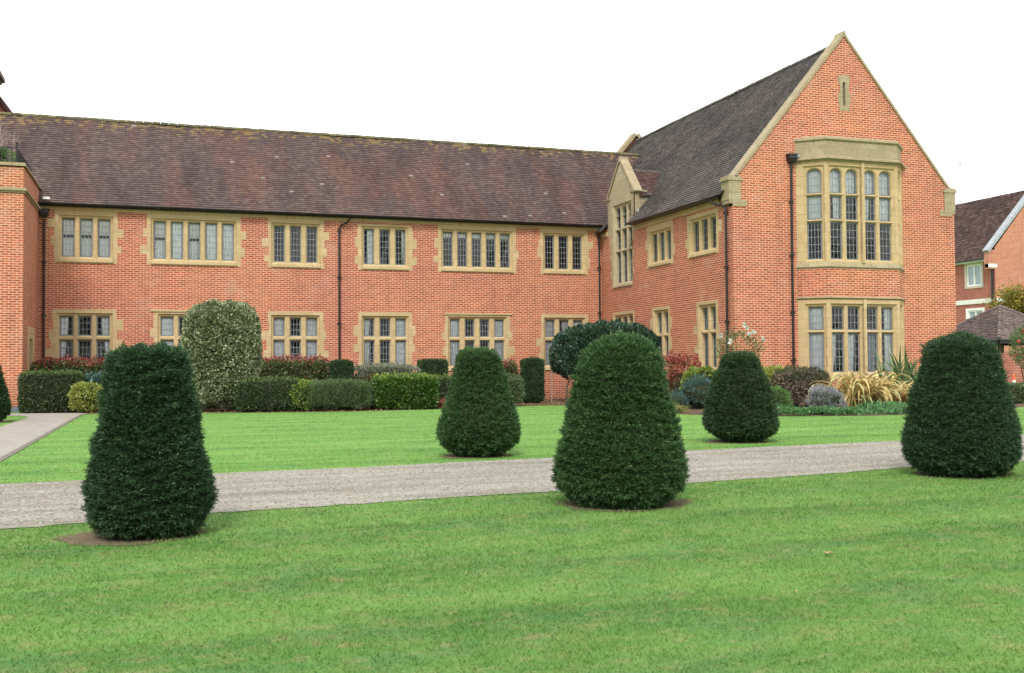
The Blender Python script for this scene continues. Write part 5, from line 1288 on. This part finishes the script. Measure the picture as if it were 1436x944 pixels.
for (a, b2) in (((wx0, wy0), (wx1, wy0 + t_)), ((wx0, wy0 + t_), (wx0 + t_, wy1)), ((wx0 + t_, wy1 - t_), (wx1, wy1)), ((wx1 - t_, wy0 + t_), (wx1, wy1 - t_))): hb.box((a[0], a[1], 0), (b2[0], b2[1], 1.74))
hb.build('wall', M['brick2'], SH)
for (x, y) in ((wx0, wy0), (wx1 - .15, wy0), (wx0, wy1 - .15), (wx1 - .15, wy1 - .15)):
    hb = MB(); hb.box((x + .03, y + .03, 1.74), (x + .15, y + .15, ez - .1)); hb.build('post', M['wood'], SH)

# rose with red blooms, autumn tree, orange-topped cone
rose('rose_bush', 'rose bush with red flowers at the right edge in front of the brick shelter', (32.35, 32.2, 1.95), (.95, .6, .95), 6500, [(31.55, 31.7, 2.5), (31.9, 31.6, 2.72), (31.75, 31.6, 2.2), (32.2, 31.6, 2.85), (31.35, 31.75, 2.1)], L['petalred'], 91, 18)
def small_tree(label, c, h, crown, n, leaf, mat, seed):
    root = empty('autumn_tree', (c[0], c[1], 0), label, 'tree'); rr = random.Random(seed); r = np.random.default_rng(seed)
    b = MB(); cz = h - crown[2]
    b.tube([(c[0], c[1], 0), (c[0] + .05, c[1], cz * .5), (c[0], c[1] + .05, cz)], [.13, .10, .07], 8)
    ends = []
    for i in range(16):
        a = rr.uniform(0, 6.28); e2 = rr.uniform(.1, 1.3); d = Vector((math.cos(a) * math.cos(e2) * crown[0], math.sin(a) * math.cos(e2) * crown[1], math.sin(e2) * crown[2])) * rr.uniform(.6, .95)
        s0 = Vector((c[0], c[1], cz * rr.uniform(.6, 1))); m = s0 + d * .5 + Vector((0, 0, .15)); q = Vector((c[0], c[1], cz)) + d
        b.tube([s0, m, q], [.04, .025, .008], 5); ends += [q, m, (m + q) / 2]
    b.build('trunk', M['bark'], root)
    P = np.array([tuple(ends[i % len(ends)]) for i in range(n)]) + r.normal(0, .26, (n, 3))
    V, Q = leaves(P, r.normal(size=(n, 3)) + [0, 0, -.2], leaf * r.uniform(.6, 1.3, n), .6, seed, .08)
    mesh_np('crown', V, Q, mat, root); return root
small_tree('small tree with golden autumn leaves behind the shelter at the right edge', (43.4, 43.4), 5.5, (2.0, 1.6, 1.4), 11000, .15, L['autumn'], 92)
cb2 = empty('safety_cone', (34.0, 34.4, 0), 'small white safety cone with an orange top against the shelter wall', 'cone')
kx, ky = 34.85, 35.6
cb2.location = (kx, ky, 0)
m = MB(); m.box((kx - .14, ky - .14, 0), (kx + .14, ky + .14, .03)); m.tube([(kx, ky, .03), (kx, ky, .55)], [.10, .065], 12); m.build('body', M['white'], cb2, uvs=False)
m = MB(); m.tube([(kx, ky, .55), (kx, ky, .75), (kx, ky, .80)], [.068, .045, .02], 12); m.build('orange_top', M['plastic_orange'], cb2, uvs=False)
# white ornament behind the leftmost ground-floor window
m = MB()
for dx, r0 in ((-.08, .10), (.10, .08)):
    m.tube([(-2.5 + dx, Y0 + .36, 1.32), (-2.5 + dx, Y0 + .36, 1.40), (-2.5 + dx * 1.3, Y0 + .36, 1.50), (-2.5 + dx * 1.5, Y0 + .36, 1.56)], [r0 * .7, r0, r0 * .8, .02], 10)
m.box((-2.75, Y0 + .26, 1.26), (-2.25, Y0 + .46, 1.32))
tag(m.build('ornament', M['white'], smooth=False, uvs=False), 'white ornament on the sill inside the leftmost ground-floor window', 'ornament')
# a bird far up
m = MB(); bx, by, bz = 72.4, 80.0, 20.4
m.tube([(bx - .22, by, bz), (bx, by, bz + .02), (bx + .22, by, bz + .01)], [.02, .07, .015], 6)
m.add([(bx - .08, by, bz + .03), (bx + .08, by, bz + .03), (bx + .02, by - .28, bz + .16), (bx - .1, by - .48, bz + .10)], [(0, 1, 2, 3)]); m.add([(bx - .08, by, bz + .03), (bx + .08, by, bz + .03), (bx + .02, by + .28, bz + .16), (bx - .1, by + .48, bz + .10)], [(0, 1, 2, 3)])
tag(m.build('bird', M['black'], uvs=False), 'tiny dark bird flying in the sky above the distant house', 'bird')

# tall trees on the far side of the lawn, behind the photographer: they are what the old glass reflects
def park_tree(i, x, y, h, w):
    sides = ['', '']
    root = empty('park_tree', (x, y, 0), PARK[i], 'tree', 'trees across the lawn mirrored in the window glass')
    r = np.random.default_rng(200 + i); rr = random.Random(200 + i); b = MB()
    b.tube([(x, y, 0), (x + .1, y, h * .3), (x, y, h * .7)], [.38, .28, .12], 10); ends = []
    for k in range(22):
        a = rr.uniform(0, 6.28); t = rr.uniform(.25, .7); el2 = rr.uniform(.1, 1.2); p = Vector((x, y, h * t)); d = Vector((math.cos(a) * math.cos(el2), math.sin(a) * math.cos(el2), math.sin(el2))) * w * rr.uniform(.5, 1)
        q = p + d; q.z = min(q.z, h - .5); m = (p + q) / 2 + Vector((0, 0, .4)); b.tube([p, m, q], [.12, .07, .02], 6); ends += [q, (m + q) / 2, m]
    b.build('trunk', M['bark'], root)
    n = 7000; P = np.array([tuple(ends[k % len(ends)]) for k in range(n)]) + r.normal(0, .75, (n, 3)); P[:, 2] = np.maximum(P[:, 2], 1.6)
    V, Q = leaves(P, r.normal(size=(n, 3)), .34 * r.uniform(.6, 1.3, n), .7, 300 + i, .08)
    mesh_np('crown', V, Q, L['darktop'], root)
PARK = ['tallest dark tree behind the photographer, mirrored in the bay', 'broad tree behind the photographer, mirrored in the middle windows', 'lower rounded tree behind the photographer, mirrored in the left windows', 'slim tree behind the photographer to the far left', 'spreading tree behind the photographer, mirrored in the right-hand windows', 'far right tree behind the photographer', 'short bushy tree behind the photographer between two taller ones']
for i, (x, y, h_, w_) in enumerate([(22, -24, 17, 5.5), (6, -28, 15, 5), (-6, -26, 12, 5), (-20, -24, 15, 4.5), (34, -22, 14, 6), (48, -16, 15, 5.5), (14, -22, 10, 4.5)]):
    park_tree(i, x, y, h_, w_)

# ------------------------------------------------------------------ light
SUN_EL, SUN_AZ = 46.0, 205.0        # azimuth clockwise from +Y: behind the camera, a little left
w = bpy.data.worlds.new('World'); scene.world = w; w.use_nodes = True
nt = w.node_tree; nt.nodes.clear(); h = NT(nt)
out = nt.nodes.new('ShaderNodeOutputWorld')
sky = h.n('ShaderNodeTexSky', sky_type='NISHITA'); sky.sun_disc = False
sky.sun_elevation = math.radians(SUN_EL); sky.sun_rotation = math.radians(SUN_AZ); sky.dust_density = 3.0; sky.air_density = 1.0
tc = h.n('ShaderNodeTexCoord').outputs['Generated']
bw = h.n('ShaderNodeRGBToBW', inp={0: sky.outputs[0]}).outputs[0]
cl = h.noise(h.mapping(tc, scale=(1, 1, 2.2)), 1.6, 5, .55)
cloud = h.ramp(cl, [(.40, (4.9, 5.15, 5.3)), (.60, (11.5, 11.5, 11.5))])
grey = h.mix(.93, sky.outputs[0], cloud)
bg = h.n('ShaderNodeBackground', inp={'Color': grey, 'Strength': .1})
nt.links.new(bg.outputs[0], out.inputs[0])
sd = bpy.data.lights.new('sun', 'SUN'); sd.energy = 1.3; sd.angle = math.radians(14); sd.color = (1, .97, .92)
so_ = bpy.data.objects.new('sun', sd); COL.objects.link(so_)
az = math.radians(SUN_AZ); el = math.radians(SUN_EL)
d = Vector((math.sin(az) * math.cos(el), math.cos(az) * math.cos(el), math.sin(el)))
so_.rotation_euler = d.to_track_quat('Z', 'Y').to_euler(); so_.location = d * 60

# ------------------------------------------------------------------ camera
yaw, pitch, roll = [math.radians(a) for a in (18.68388813, 1.75687797, -.40685204)]
f = Vector((math.sin(yaw) * math.cos(pitch), math.cos(yaw) * math.cos(pitch), math.sin(pitch)))
r = Vector((math.cos(yaw), -math.sin(yaw), 0)); u = r.cross(f)
r2 = r * math.cos(roll) + u * math.sin(roll); u2 = -r * math.sin(roll) + u * math.cos(roll)
cd = bpy.data.cameras.new('camera'); cam = bpy.data.objects.new('camera', cd); COL.objects.link(cam)
mw = Matrix((r2, u2, -f)).transposed().to_4x4(); mw.translation = (0, 0, 1.2); cam.matrix_world = mw
cd.sensor_width = 36; cd.lens = 1459.82 / 1436 * 36; cd.clip_start = .05; cd.clip_end = 2500
scene.camera = cam
vs = scene.view_settings
vs.view_transform = 'Standard'; vs.look = 'None'; vs.exposure = 1.0; vs.gamma = 1; vs.use_curve_mapping = False
scene.render.engine = 'CYCLES'
